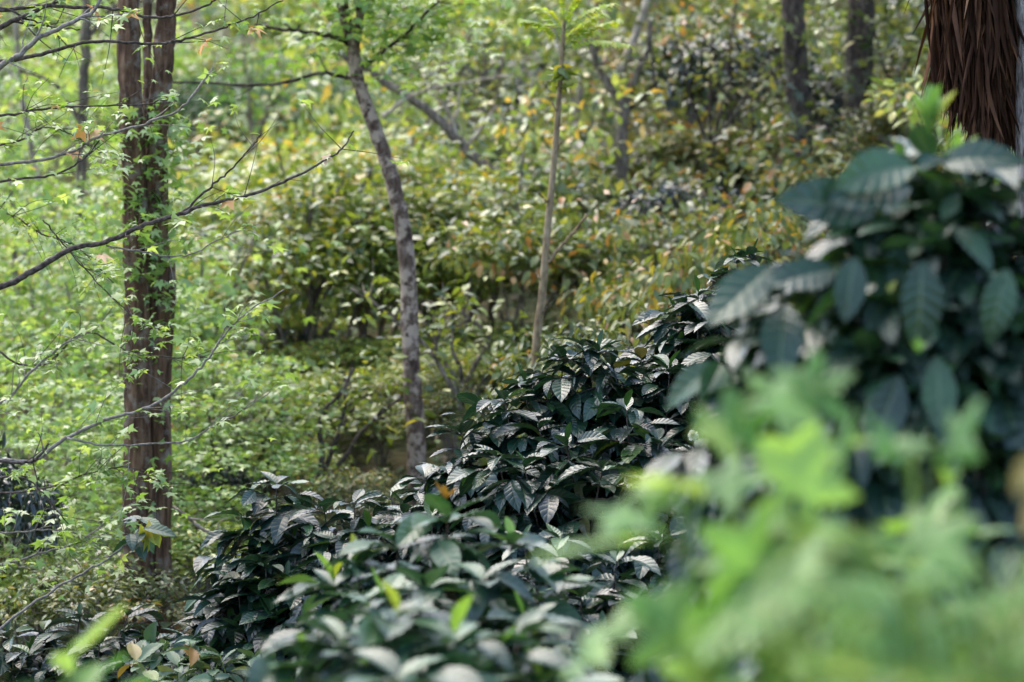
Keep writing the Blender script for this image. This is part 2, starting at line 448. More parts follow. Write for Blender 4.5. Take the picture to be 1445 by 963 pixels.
# ------------------------------------------------------------------ coffee bushes
def coffee_bush(name, tips, label, mat='coffee', leaf=0.138, reach=0.34, depth=0.62, seed=1, group='coffee bushes along the slope',
                young=0.0, young_mat='young_dark', big_tip=None, droop=0.5, spacing=0.05, hero=None, lat_k=0.8):
    rng = np.random.default_rng(seed)
    T = [P(*t) for t in tips]
    c = np.mean(T, 0)
    base = np.array([c[0], c[1] + 0.1, 0.0]); base[2] = float(ground_z(base[0], base[1])) - 0.03
    root = empty(name, base, label, 'coffee bush', group)
    stem, fol, yg = Geo(), Geo(), Geo()
    pos, dr, nm, sz, rn = [], [], [], [], []
    ypos, ydr, ynm, ysz, yrn = [], [], [], [], []
    for tp in T:
        tp = tp - np.array([0, 0, 0.05])
        foot = base + rng.normal(0, 0.06, 3) * np.array([1, 1, 0])
        mid = 0.5 * (foot + tp); mid[:2] = 0.3 * foot[:2] + 0.7 * tp[:2] + rng.normal(0, 0.03, 2)
        path = smooth_path([foot, mid, tp], 10)
        tube(stem, path, 0.011, 0.002, 5, rng=rng)
        L = np.concatenate([[0], np.cumsum(np.linalg.norm(np.diff(path, axis=0), axis=1))])
        tot = L[-1]
        az = rng.uniform(0, 6.28)
        s = 0.012
        k = 0
        maxs = min(depth, tot - 0.1)
        while s < maxs:
            pt = np.array([np.interp(tot - s, L, path[:, i]) for i in range(3)])
            az += math.pi / 2 + rng.normal(0, 0.25)
            for side in (0, math.pi):
                a = az + side
                if s < 0.16:                            # a leaf straight off the young stem
                    e0 = 0.35 - 3.5 * s
                    pos.append(pt); dr.append([math.cos(a + 0.8), math.sin(a + 0.8), e0]); nm.append([-0.5 * math.cos(a + 0.8), -0.5 * math.sin(a + 0.8), 1]); sz.append(leaf * rng.uniform(0.8, 1.15)); rn.append(rng.uniform())
                Lr = min(reach, 0.055 + lat_k * s) * rng.uniform(0.75, 1.15)
                el = 0.5 - 0.75 * min(1, s / 0.25) + rng.normal(0, 0.1)
                h = np.array([math.cos(a), math.sin(a), 0])
                dcur = unit(h * math.cos(el) + np.array([0, 0, math.sin(el)]))
                p = pt.copy()
                step = 0.046
                nst = max(1, int(Lr / step))
                pts = [p.copy()]
                for j in range(nst):
                    dcur = unit(dcur + np.array([0, 0, -0.06 - 0.04 * rng.uniform()]))
                    p = p + dcur * step
                    pts.append(p.copy())
                    if j < nst - 6: continue        # inner part of the branch is bare
                    lat = unit(np.cross(dcur, [0, 0, 1]))
                    upn = np.cross(lat, dcur)
                    last = j == nst - 1
                    for sd in (-1, 1):
                        fwd = rng.uniform(0.55, 1.0) * (1.5 if last else 1)
                        dd = unit(dcur * fwd + lat * sd * 0.9 + np.array([0, 0, -droop * rng.uniform(0.2, 1.4)]) + rng.normal(0, 0.16, 3))
                        pos.append(p); dr.append(dd)
                        nm.append(upn + np.array([0, 0, 0.6]) + rng.normal(0, 0.38, 3))
                        sz.append(leaf * rng.choice([0.6, 0.8, 0.95, 1.05, 1.2]) * rng.uniform(0.9, 1.1) * (0.8 if last else 1.0))
                        rn.append(rng.uniform())
                if nst > 2: tube(stem, np.array(pts), 0.004, 0.0015, 4, rng=rng)
            s += spacing * rng.uniform(0.85, 1.2)
            k += 1
        # tuft of half grown leaves at the shoot tip
        a0 = rng.uniform(0, 6.28)
        for q in range(4):
            a = a0 + q * 1.571 + rng.normal(0, 0.2)
            el = 1.05 if q < 2 else 0.65
            dd = np.array([math.cos(a) * math.cos(el), math.sin(a) * math.cos(el), math.sin(el)])
            n_ = np.array([-math.cos(a), -math.sin(a), 0.9])
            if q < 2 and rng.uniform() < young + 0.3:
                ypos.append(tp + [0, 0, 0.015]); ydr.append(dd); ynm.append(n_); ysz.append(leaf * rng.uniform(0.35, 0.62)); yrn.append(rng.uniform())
            elif q >= 2:
                pos.append(tp); dr.append(dd); nm.append(n_); sz.append(leaf * rng.uniform(0.6, 0.9)); rn.append(rng.uniform(0.5, 1))
    stem.build('stem', M['twig'], root)
    if hero:
        for (bx, by, tx, ty, d0, d1, r_) in hero:       # single big leaves hanging at the outside of the bush
            b0, t0 = P(bx, by, d0), P(tx, ty, d1)
            ln = np.linalg.norm(t0 - b0)
            face = np.array([0, -1.0, 0.55]) + rng.normal(0, 0.1, 3)
            pos.append(b0); dr.append(t0 - b0); nm.append(face); sz.append(ln); rn.append(r_)
    scatter(fol, COFFEE, pos, dr, nm, sz, rn, rng)
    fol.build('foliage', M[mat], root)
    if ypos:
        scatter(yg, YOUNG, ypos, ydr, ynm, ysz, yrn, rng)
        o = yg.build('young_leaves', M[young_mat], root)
    return root


big = coffee_bush('coffee_bush', [(822, 470, 8.9), (712, 545, 8.7), (884, 560, 8.5), (945, 505, 8.9), (765, 505, 9.0), (650, 592, 8.8), (985, 560, 8.8),
                                  (800, 610, 8.4), (700, 625, 8.4), (930, 600, 8.4), (1000, 520, 9.2), (865, 500, 9.2), (760, 585, 8.6), (850, 640, 8.2), (985, 620, 8.5), (905, 488, 9.1), (960, 470, 9.2), (845, 478, 8.9), (795, 488, 9.0), (740, 525, 8.9), (680, 560, 8.9), (640, 640, 8.7), (740, 640, 8.3), (920, 660, 8.2)],
                  'broad dark glossy coffee bush in sharp focus at the foot of the thin tan sapling', seed=3)
coffee_bush('coffee_bush', [(1040, 350, 9.5), (985, 400, 9.3), (1090, 372, 9.6), (952, 425, 9.4), (1020, 440, 9.1), (1062, 500, 9.0), (1130, 400, 9.6), (1000, 478, 9.2), (1150, 370, 9.8), (1045, 560, 8.8), (1110, 480, 9.2), (1110, 600, 8.8), (1062, 345, 9.6), (1010, 375, 9.5), (965, 415, 9.5), (1075, 420, 9.2), (985, 440, 9.2), (930, 450, 9.5)],
            'dark glossy coffee bush climbing behind the largest blurred bush, just above the broad one', seed=4)
coffee_bush('coffee_bush', [(390, 664, 8.9), (348, 712, 8.9), (432, 702, 9.0), (372, 738, 8.8), (415, 745, 8.8), (330, 740, 8.9)],
            'dark coffee bush with a single pointed top standing clear beside the reddish twin trunk', seed=5, leaf=0.135)
coffee_bush('coffee_bush', [(375, 778, 8.6), (312, 835, 8.7), (405, 800, 8.6), (445, 795, 8.6), (335, 803, 8.7), (300, 855, 8.7), (390, 850, 8.5), (440, 850, 8.5), (340, 870, 8.5), (290, 880, 8.7)],
            'low rounded black-green coffee bush directly below the pointed one', seed=6, leaf=0.135)
coffee_bush('coffee_bush', [(500, 690, 8.6), (458, 702, 8.7), (552, 682, 8.8), (600, 655, 8.8), (628, 652, 8.9), (570, 705, 8.6), (520, 730, 8.5), (480, 745, 8.5), (610, 710, 8.5)],
            'small dark coffee bush filling the gap between the pointed bush and the broad bush', seed=7, leaf=0.135)
coffee_bush('coffee_bush', [(180, 850, 9.0), (112, 855, 9.1), (62, 872, 9.2), (222, 880, 8.9), (268, 885, 8.9), (140, 890, 8.8), (42, 905, 9.0), (100, 915, 8.8), (190, 915, 8.7), (10, 880, 9.2)],
            'low spreading coffee bush at the foot of the reddish twin trunk', seed=8, leaf=0.13)
coffee_bush('coffee_bush', [(790, 740, 7.8), (870, 770, 7.6), (932, 742, 7.8), (980, 790, 7.6), (820, 820, 7.4), (900, 830, 7.4), (740, 745, 7.6), (1000, 725, 7.9), (960, 865, 7.2), (850, 880, 7.2), (780, 890, 7.2), (1040, 850, 7.4)],
            'shaded coffee bush half hidden behind the bright blurred weed leaves', seed=9, leaf=0.132)
coffee_bush('coffee_bush', [(632, 702, 6.0), (722, 742, 6.0), (562, 742, 6.0), (503, 772, 6.0), (680, 790, 5.7), (762, 795, 5.9), (600, 800, 5.6), (540, 820, 5.6), (740, 850, 5.6), (470, 800, 6.0)],
            'slightly blurred coffee bush with an orange young shoot on top', seed=10, mat='coffee_soft', leaf=0.15, young_mat='young')
coffee_bush('coffee_bush', [(560, 838, 4.6), (480, 870, 4.6), (642, 868, 4.5), (430, 900, 4.6), (700, 900, 4.5), (562, 920, 4.3), (732, 862, 4.7), (620, 940, 4.3), (480, 950, 4.3), (410, 950, 4.5), (760, 930, 4.5)],
            'pale blurred coffee bush below the one with the orange shoot', seed=11, mat='coffee_soft', leaf=0.155, young_mat='young')
H = coffee_bush('coffee_bush', [(1312, 190, 4.5), (1400, 250, 4.6), (1240, 280, 4.5), (1165, 345, 4.5), (1335, 310, 4.3), (1085, 410, 4.6), (1432, 310, 4.6), (1250, 400, 4.3), (1385, 420, 4.3), (1170, 470, 4.4),
                                (1125, 370, 4.7), (1442, 440, 4.4), (1300, 520, 4.3), (1440, 560, 4.3), (1200, 560, 4.4), (1380, 600, 4.2), (1275, 235, 4.5), (1350, 240, 4.4), (1290, 330, 4.35), (1400, 340, 4.4), (1210, 310, 4.6), (1120, 440, 4.5), (1230, 470, 4.3), (1330, 400, 4.35), (1150, 420, 4.5), (1100, 500, 4.5), (1270, 215, 4.55), (1352, 208, 4.5), (1388, 228, 4.5), (1240, 255, 4.6), (1200, 300, 4.5), (1330, 255, 4.4), (1060, 440, 4.6), (1130, 400, 4.6)],
                'tallest coffee bush, blurred, with big drooping leaves under the hanging dead palm fronds', seed=12, mat='coffee_deep', leaf=0.138, droop=0.75, young_mat='young', lat_k=0.65, spacing=0.055,
                hero=[(1300, 368, 1302, 488, 4.15, 4.1, 0.5), (1322, 502, 1330, 606, 4.1, 4.05, 0.9), (1108, 430, 1098, 520, 4.3, 4.2, 0.6), (1090, 375, 1000, 450, 4.3, 4.2, 0.7),
                      (1205, 362, 1195, 450, 4.2, 4.15, 0.4), (1180, 380, 1090, 395, 4.3, 4.2, 0.5), (1420, 380, 1400, 470, 4.2, 4.15, 0.8), (1270, 530, 1230, 640, 4.15, 4.1, 0.3),
                      (1290, 235, 1195, 240, 4.3, 4.2, 0.9), (1330, 230, 1420, 205, 4.3, 4.2, 0.6), (1285, 265, 1180, 270, 4.3, 4.2, 0.5), (1235, 300, 1110, 270, 4.3, 4.2, 0.6)])
coffee_bush('coffee_bush', [(1425, 290, 8.8), (1440, 330, 8.7), (1455, 310, 8.8), (1410, 340, 8.8)],
            'sharp coffee bush peeping out at the edge behind the tallest blurred bush', seed=13, leaf=0.12)


def shoot(name, p, mat, n, ln, label, cat, seed):
    rng = np.random.default_rng(seed)
    root = empty(name, p - np.array([0, 0, 0.06]), label, cat)
    g = Geo(); tube(g, smooth_path([p - [0, 0, 0.06], p - [0, 0, 0.03], p], 4), 0.004, 0.003, 5, rng=rng); g.build('stem', M['young'], root)
    g = Geo()
    a = np.linspace(0, 6.28, n, endpoint=False) + rng.uniform(0, 1)
    el = rng.uniform(0.6, 1.3, n)
    d = np.stack([np.cos(a) * np.cos(el), np.sin(a) * np.cos(el), np.sin(el)], 1)
    scatter(g, YOUNG, np.tile(p, (n, 1)), d, np.stack([-np.cos(a), -np.sin(a), np.full(n, 0.8)], 1), np.full(n, ln) * rng.uniform(0.7, 1.1, n), rng.uniform(0, 1, n), rng)
    g.build('leaves', M[mat], root)
    return root


def add_shoot(root, p, mat, n, ln, part, seed, el0=0.6):
    rng = np.random.default_rng(seed)
    g = Geo()
    a = np.linspace(0, 6.28, n, endpoint=False) + rng.uniform(0, 1)
    el = rng.uniform(el0, el0 + 0.7, n)
    d = np.stack([np.cos(a) * np.cos(el), np.sin(a) * np.cos(el), np.sin(el)], 1)
    scatter(g, YOUNG, np.tile(p, (n, 1)), d, np.stack([-np.cos(a), -np.sin(a), np.full(n, 0.8)], 1), np.full(n, ln) * rng.uniform(0.7, 1.1, n), rng.uniform(0, 1, n), rng)
    return g.build(part, M[mat], root)


bushes = [o for o in COL.objects if o.name.startswith('coffee_bush')]
o = add_shoot(bushes[7], P(628, 706, 5.95), 'bronze', 5, 0.05, 'young_shoot', 31); o['label'] = 'orange young shoot at the top of the bush'
o = add_shoot(H, P(1312, 190, 4.4), 'young', 6, 0.10, 'young_shoot', 32, 0.7); o['label'] = 'bright green young shoot crowning the bush'
o = add_shoot(H, P(1297, 500, 4.0), 'young', 4, 0.03, 'young_shoot', 33); o['label'] = 'tiny yellow green bud between two big leaves'


# ------------------------------------------------------------------ close blurred weeds
def lobed_weed(tips, leaves, label, seed, size=0.15, mat='weed'):
    rng = np.random.default_rng(seed)
    c = np.mean([P(*t) for t in tips], 0)
    base = np.array([c[0], c[1] + 0.05, float(ground_z(c[0], c[1])) - 0.02])
    root = empty('lobed_weed', base, label, 'weed', 'tall bright weeds close to the camera')
    st, fo = Geo(), Geo()
    paths = []
    for t in tips:
        tp = P(*t)
        pa = smooth_path([base, 0.45 * base + 0.55 * tp + rng.normal(0, 0.03, 3), tp], 8)
        tube(st, pa, 0.007, 0.003, 5, rng=rng); paths.append(pa)
    allp = np.concatenate(paths)
    pos, dr, nm, sz, rn = [], [], [], [], []
    for (px, py, d) in leaves:
        ctr = P(px, py, d)
        j = np.argmin(np.linalg.norm(allp - ctr - [0, 0, -0.06], axis=1))
        at = allp[j]
        dd = ctr - at
        dd = unit(dd * np.array([1, 1, 0.4]) + rng.normal(0, 0.03, 3))
        s = size * rng.uniform(0.8, 1.2)
        b = ctr - dd * s * 0.33
        tube(st, smooth_path([at, 0.5 * (at + b) + [0, 0, 0.015], b], 4), 0.002, 0.0015, 4, rng=rng)
        pos.append(b); dr.append(dd); nm.append(np.array([0, -0.65, 0.8]) + rng.normal(0, 0.5, 3)); sz.append(s); rn.append(rng.uniform())
    for pa in paths:                                    # smaller leaves up the stalk
        for q in range(3):
            p = pa[-1 - 2 * q] if 1 + 2 * q < len(pa) else pa[0]
            a = rng.uniform(0, 6.28)
            pos.append(p); dr.append([math.cos(a), math.sin(a), rng.uniform(-0.1, 0.5)]); nm.append(np.array([0, -0.5, 1]) + rng.normal(0, 0.3, 3))
            sz.append(size * rng.uniform(0.4, 0.75)); rn.append(rng.uniform(0.3, 1))
    st.build('stem', M['young'], root)
    scatter(fo, LOBED, pos, dr, nm, sz, rn, rng)
    fo.build('leaves', M[mat], root)
    return root


lobed_weed([(1040, 610, 2.74), (1150, 545, 2.79), (960, 700, 2.64)],
           [(830, 765, 2.54), (890, 725, 2.59), (950, 680, 2.64), (1040, 600, 2.74), (1100, 565, 2.74), (1150, 540, 2.79), (1120, 640, 2.69), (1190, 640, 2.64), (1020, 680, 2.64), (1060, 740, 2.59), (1250, 620, 2.64)],
           'bright green blurred weed with lobed leaves spreading across the dark bushes', 41, 0.095)
lobed_weed([(1290, 640, 2.54), (1130, 700, 2.49), (1200, 810, 2.41)],
           [(1260, 630, 2.54), (1345, 630, 2.54), (1130, 690, 2.49), (1060, 790, 2.45), (1190, 790, 2.41), (1310, 770, 2.41)],
           'bright green blurred weed in front of the tallest coffee bush', 42, 0.093)
lobed_weed([(960, 870, 2.54), (1080, 880, 2.43), (1000, 940, 2.43)],
           [(955, 890, 2.54), (1000, 860, 2.49), (1080, 850, 2.43), (990, 945, 2.43), (1090, 930, 2.38), (1050, 800, 2.54), (850, 900, 2.64)],
           'lowest bright green blurred weed, its leaf tips cut by the frame', 43, 0.088)


def fern_clump(center, n, ln, label, seed, mat='fern'):
    rng = np.random.default_rng(seed)
    base = center.copy(); base[2] = float(ground_z(base[0], base[1])) - 0.02
    root = empty('feathery_fern', base, label, 'fern', 'feathery ferns close to the camera')
    st = Geo(); lf = Geo()
    top = center[2] - base[2]
    for k in range(n):
        a = rng.uniform(0, 6.28)
        out = np.array([math.cos(a), math.sin(a), 0])
        L = ln * rng.uniform(0.7, 1.15)
        pth = smooth_path([base + out * 0.03, base + out * 0.09 * L + [0, 0, top * rng.uniform(0.5, 0.65)], base + out * 0.32 * L + [0, 0, top * rng.uniform(0.85, 1.0)], base + out * 0.62 * L + [0, 0, top * rng.uniform(0.75, 0.95)]], 12)
        tube(st, pth, 0.004, 0.001, 4, rng=rng)
        m = len(pth)
        pos, dr, nm, sz, rn = [], [], [], [], []
        for i in range(int(m * 0.3), m):
            tg = unit(pth[min(i + 1, m - 1)] - pth[i - 1])
            lat = unit(np.cross(tg, [0, 0, 1]) + 1e-6)
            f = (i - m * 0.3) / (m * 0.7)
            w = 0.16 * math.sin(math.pi * (0.18 + 0.8 * f)) + 0.01
            for sd in (-1, 1):
                d = unit(lat * sd + tg * 0.5 + [0, 0, -0.15])
                # the pinna is itself feathered
                for q in range(7):
                    c = pth[i] + d * w * (q + 0.5) / 7
                    for s2 in (-1, 1):
                        pos.append(c); dr.append(unit(d * 0.8 + tg * s2)); nm.append(np.cross(lat, tg) * 1 + rng.normal(0, 0.15, 3)); sz.append(0.03 * (1.1 - q / 8)); rn.append(np.clip(0.5 + rng.normal(0, 0.25), 0, 1))
        scatter(lf, FLAT, pos, dr, nm, sz, rn, rng)
    st.build('stem', M['young'], root)
    lf.build('fronds', M[mat], root)
    return root


fern_clump(P(1425, 765, 2.45), 11, 0.5, 'blurred feathery fern rising in front of the tallest coffee bush', 51)
fern_clump(P(1290, 860, 2.45), 10, 0.45, 'blurred feathery fern low between the lobed weeds', 52)
fern_clump(P(1420, 860, 2.15), 11, 0.5, 'yellowish blurred fern in the bottom right corner of the photo', 53)
d0 = Geo()
scatter(d0, [COFFEE[1]], [P(1480, 640, 1.9), P(1480, 700, 1.95)], [P(1420, 700, 1.9) - P(1470, 640, 1.9), [-0.4, 0, -0.8]], [[0, -1, 0.6], [0, -1, 0.5]], [0.04, 0.035], [0.3, 0.9], wscale=[1.1, 1.2])
tube(d0, smooth_path([np.array([0.43, 1.95, float(ground_z(0.43, 1.95))]), P(1500, 800, 1.95), P(1470, 640, 1.92)], 6), 0.004, 0.002, 5)
tag(d0.build('dry_leaf_stalk', M['dry'], None, origin=P(1470, 640, 1.9)), 'blurred dry tan leaves on a stalk above the yellowish fern', 'dry leaf')


def low_plant(px, py, d, n, size, mat, label, seed, tm, spread=0.1, hgt=0.3, name='leafy_weed', group=None, up=0.5):
    rng = np.random.default_rng(seed)
    top = P(px, py, d)
    base = np.array([top[0], top[1], float(ground_z(top[0], top[1])) - 0.02])
    root = empty(name, base, label, 'weed', group)
    st = Geo(); fo = Geo()
    pos, dr, nm, sz, rn = [], [], [], [], []
    for k in range(max(3, n // 9)):
        off = rng.normal(0, spread, 3) * np.array([1, 1, 0.25])
        tp = top + off
        pa = smooth_path([base + rng.normal(0, 0.03, 3) * [1, 1, 0], 0.5 * (base + tp) + rng.normal(0, 0.03, 3), tp], 8)
        tube(st, pa, 0.004, 0.002, 4, rng=rng)
        for q in range(9):
            p = pa[-1] * (1 - q * 0.07) + pa[-8] * (q * 0.07)
            a = rng.uniform(0, 6.28)
            pos.append(p); dr.append([math.cos(a), math.sin(a), rng.uniform(up - 0.7, up + 0.3)]); nm.append(np.array([0, 0, 1]) + rng.normal(0, 0.4, 3)); sz.append(size * rng.uniform(0.6, 1.15)); rn.append(rng.uniform())
    st.build('stem', M['young'], root)
    scatter(fo, tm, pos, dr, nm, sz, rn, rng)
    fo.build('leaves', M[mat], root)
    return root


low_plant(135, 930, 3.4, 27, 0.09, 'weed', 'bright blurred weed poking up in front of the low spreading coffee bush', 61, YOUNG, 0.04)
low_plant(70, 955, 3.4, 18, 0.09, 'coffee_soft', 'pale blurred weed in the bottom corner beside the bright one', 62, COFFEE, 0.05)
low_plant(300, 915, 8.3, 60, 0.10, 'herb', 'low pale leafy weed with a few orange leaves below the rounded bush', 63, COFFEE, 0.14)
low_plant(240, 930, 8.4, 50, 0.10, 'herb', 'low pale leafy weed beside the low spreading bush', 64, COFFEE, 0.13)
low_plant(360, 940, 8.2, 40, 0.09, 'herb', 'low pale leafy weed at the edge of the pale blurred bush', 65, COFFEE, 0.11)
low_plant(1345, 690, 3.0, 9, 0.11, 'young', 'pale green long leaved shoot under the tallest bush', 66, NARROW, 0.02)

# white seed head and its stalk
ws = P(978, 615, 8.3)
root = empty('seed_head', np.array([ws[0] + 0.03, ws[1], float(ground_z(ws[0], ws[1]))]), 'small round white seed head beside the broad dark bush', 'seed head')
g = Geo(); tube(g, smooth_path([np.array([ws[0] + 0.03, ws[1], float(ground_z(ws[0], ws[1]))]), ws + [0.03, 0, -0.4], ws], 6), 0.003, 0.002, 5); g.build('stalk', M['twig'], root)
g = Geo()
n = 260
dv = unit(RNG.normal(0, 1, (n, 3)))
scatter(g, FLAT, np.tile(ws, (n, 1)), dv, RNG.normal(0, 1, (n, 3)), RNG.uniform(0.015, 0.022, n), RNG.uniform(0, 1, n)); g.build('fluff', M['cotton'], root)


# ------------------------------------------------------------------ trees with trunks in view
def px_path(pts, d, n=8):
    return smooth_path([P(a, b, d if len(c) == 0 else c[0]) for a, b, *c in pts], n)


def pr(px, d):
    return px * d / FPX


def branch_with_leaves(parent, pts, d, r0, r1, mat='twig', leaf='gum', nleaf=30, size=0.055, tm=STAR, seed=0, spread=0.10, start=0.1, name='branch', twigs=4, autumn=0.0, label=None):
    rng = np.random.default_rng(seed)
    g = Geo()
    pa = px_path(pts, d, 7)
    wv = np.cumsum(rng.normal(0, 1, len(pa))); wv -= np.linspace(wv[0], wv[-1], len(pa))
    pa[:, 1] += 0.03 * wv / (np.abs(wv).max() + 1e-6)
    pa += rng.normal(0, 0.002, pa.shape)
    tube(g, pa, pr(r0, d), pr(r1, d), 6, rng=rng)
    m = len(pa)
    anchors = []
    for k in range(twigs):
        i = int(rng.uniform(start, 0.98) * (m - 1))
        dirv = unit(pa[min(i + 1, m - 1)] - pa[max(i - 1, 0)])
        dv = unit(dirv * 0.7 + rng.normal(0, 0.6, 3) + [0, 0, 0.05])
        L = rng.uniform(0.08, 0.30)
        tw = smooth_path([pa[i], pa[i] + dv * L * 0.5 + rng.normal(0, 0.012, 3), pa[i] + dv * L + [0, 0, -0.03 * L]], 5)
        tube(g, tw, pr(r1 * 0.8, d), 0.0008, 4, rng=rng)
        anchors += [tw[-1], tw[-3], tw[-5]]
    o = g.build(name, M[mat], parent)
    if label: o['label'] = label
    if nleaf:
        anchors += [pa[int(rng.uniform(start, 1) * (m - 1))] for _ in range(max(3, nleaf // 5))]
        A = np.array(anchors)
        idx = rng.integers(0, len(A), nleaf)
        pos = A[idx] + rng.normal(0, (spread if spread > 0.3 else spread * 0.28) * 0.35, (nleaf, 3)) * [1, 1, 0.6]
        az = rng.uniform(0, 6.28, nleaf)
        dr = np.stack([np.cos(az), np.sin(az), rng.uniform(-0.6, 0.2, nleaf)], 1)
        nm = np.array([0, -0.15, 1]) + rng.normal(0, 0.45, (nleaf, 3))
        lf = Geo()
        scatter(lf, tm, pos, dr, nm, size * rng.uniform(0.5, 1.2, nleaf), rng.uniform(0, 0.95, nleaf), rng)
        lf.build('leaves', M[leaf], o)
        if autumn:
            na = int(autumn)
            idx = rng.integers(0, len(A), na)
            az = rng.uniform(0, 6.28, na)
            lf = Geo()
            scatter(lf, STAR, A[idx], np.stack([np.cos(az), np.sin(az), np.full(na, -0.5)], 1), np.array([0, -0.7, 0.6]) + rng.normal(0, 0.3, (na, 3)), size * rng.uniform(1.0, 1.6, na), rng.uniform(0, 1, na), rng)
            q = lf.build('leaves', M['autumn'], o); q['label'] = 'faded orange star shaped leaves'
    return o


def climber(g, pa, r, n, rng, size=0.05, h0=0.0, h1=1.0):
    m = len(pa)
    i = (rng.uniform(h0, h1, n) * (m - 1)).astype(int)
    a = rng.uniform(math.pi * 0.9, math.pi * 2.1, n)
    off = np.stack([np.cos(a), np.sin(a), np.zeros(n)], 1)
    pos = pa[i] + off * (r * 1.1 + np.abs(rng.normal(0, 0.08, n)))[:, None] + rng.normal(0, 0.06, (n, 3))
    scatter(g, STAR, pos, off + rng.normal(0, 0.7, (n, 3)), np.array([0, -0.3, 1]) + rng.normal(0, 0.5, (n, 3)), size * rng.uniform(0.6, 1.3, n), rng.uniform(0, 0.9, n), rng)


def tree_root(name, px, py, d, label, cat='tree', group=None):
    b = P(px, py, d); b[2] = float(ground_z(b[0], b[1])) - 0.05
    return empty(name, b, label, cat, group), b


# twin reddish trunk
r, b = tree_root('cypress_tree', 207, 850, 11.4, 'reddish brown tree with two trunks fused side by side and a dark seam between')
g = Geo()
pa = smooth_path([b + [-0.05, 0, 0], P(196, 830, 11.4), P(196, 650, 11.4), P(195, 450, 11.4), P(192, 280, 11.4), P(184, 120, 11.4), P(182, 0, 11.4), P(180, -200, 11.4), P(180, -700, 11.4)], 14)
tube(g, pa, pr(22, 11.4), pr(13, 11.4), 26, lump=0.10, flare=0.45, wob=0.004); g.build('trunk', M['cypress'], r)
g = Geo()
pb = smooth_path([b + [0.05, 0.02, 0], P(222, 830, 11.45), P(223, 650, 11.45), P(224, 450, 11.45), P(222, 330, 11.45), P(222, 200, 11.45), P(231, 80, 11.45), P(236, 0, 11.45), P(241, -200, 11.45), P(250, -700, 11.45)], 14)
tube(g, pb, pr(19, 11.4), pr(12, 11.4), 26, lump=0.12, flare=0.45, wob=0.004); g.build('trunk', M['cypress'], r)
g = Geo()
tube(g, smooth_path([P(209, 560, 11.7), P(208, 330, 11.8), P(209, 150, 11.85), P(208, 0, 11.85), P(206, -300, 11.85)], 12), pr(10, 11.4), pr(5, 11.4), 16, lump=0.1, wob=0.004)
o = g.build('trunk', M['cypress'], r); o['label'] = 'thin recessed stem squeezed between the two trunks'
g = Geo()
pc = smooth_path([P(236, 520, 11.5), P(242, 420, 11.5), P(243, 380, 11.48), P(240, 365, 11.5)], 8)
tube(g, pc, pr(7, 11.4), pr(4, 11.4), 10, lump=0.1); g.build('broken_stub', M['cypress'], r)
g = Geo(); climber(g, pa[14:], 0.07, 260, np.random.default_rng(3), 0.06, 0.05, 0.55); climber(g, pb[14:], 0.07, 420, np.random.default_rng(4), 0.065, 0.25, 0.55)
g.build('climbing_vine', M['gum'], r)
branch_with_leaves(r, [(232, 712), (255, 722), (285, 745), (322, 760)], 11.6, 3.2, 2.2, 'palebark', nleaf=0, twigs=2, seed=70)

# curved lichen trunk
r, b = tree_root('lichen_tree', 590, 660, 14.0, 'slender curved tree with pale lichen blotches on dark bark, leaning at the top')
g = Geo()
D = 14.0
pa = smooth_path([b, P(588, 640, D), P(585, 580, D), P(581, 510, D), P(578, 440, D), P(575, 370, D), P(567, 310, D), P(555, 258, D), P(538, 205, D), P(515, 142, D), P(501, 98, D), P(498, 62, D), P(486, 20, D), P(474, -60, D), P(460, -300, D)], 8)
tube(g, pa, pr(14, D), pr(7.5, D), 18, lump=0.05, wob=0.004); g.build('trunk', M['lichen'], r)
branch_with_leaves(r, [(500, 66), (506, 40), (511, 0), (520, -60)], D, 8, 5, 'lichen', 'gum', 420, 0.11, seed=71, spread=0.7, start=0.3, twigs=12)
branch_with_leaves(r, [(500, 66), (470, 52), (430, 46), (395, 42), (360, 35)], D, 4.5, 2, 'darkbark', 'gum', 40, 0.07, seed=72, twigs=5)
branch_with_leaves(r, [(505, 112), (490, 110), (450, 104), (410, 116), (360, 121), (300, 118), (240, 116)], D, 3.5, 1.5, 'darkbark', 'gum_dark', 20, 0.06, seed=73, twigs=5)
branch_with_leaves(r, [(512, 95), (560, 60), (590, 30), (620, 0)], D, 3, 1.5, 'darkbark', 'gum', 260, 0.11, seed=74, twigs=14, spread=0.6)

# leaning grey log
r, b = tree_root('leaning_trunk', 735, 275, 20, 'bare grey trunk leaning diagonally between the curved tree and the sapling', 'fallen trunk')
g = Geo()
D = 20
pa = smooth_path([b, P(720, 258, D), P(690, 238, D), P(655, 208, D), P(622, 172, D), P(590, 145, D), P(545, 118, D), P(510, 92, D), P(470, 70, D)], 8)
tube(g, pa, pr(8, D), pr(5, D), 12, lump=0.06, wob=0.008); g.build('trunk', M['greybark'], r)
for k, pts in enumerate([[(648, 205), (640, 175), (628, 150), (612, 135)], [(655, 210), (672, 190), (690, 165), (700, 150)], [(630, 180), (645, 160), (650, 120)], [(540, 165), (570, 143), (605, 126), (650, 118), (725, 105)]]):
    branch_with_leaves(r, pts, D, 3, 1.6, 'palebark', nleaf=0, twigs=2, seed=80 + k)

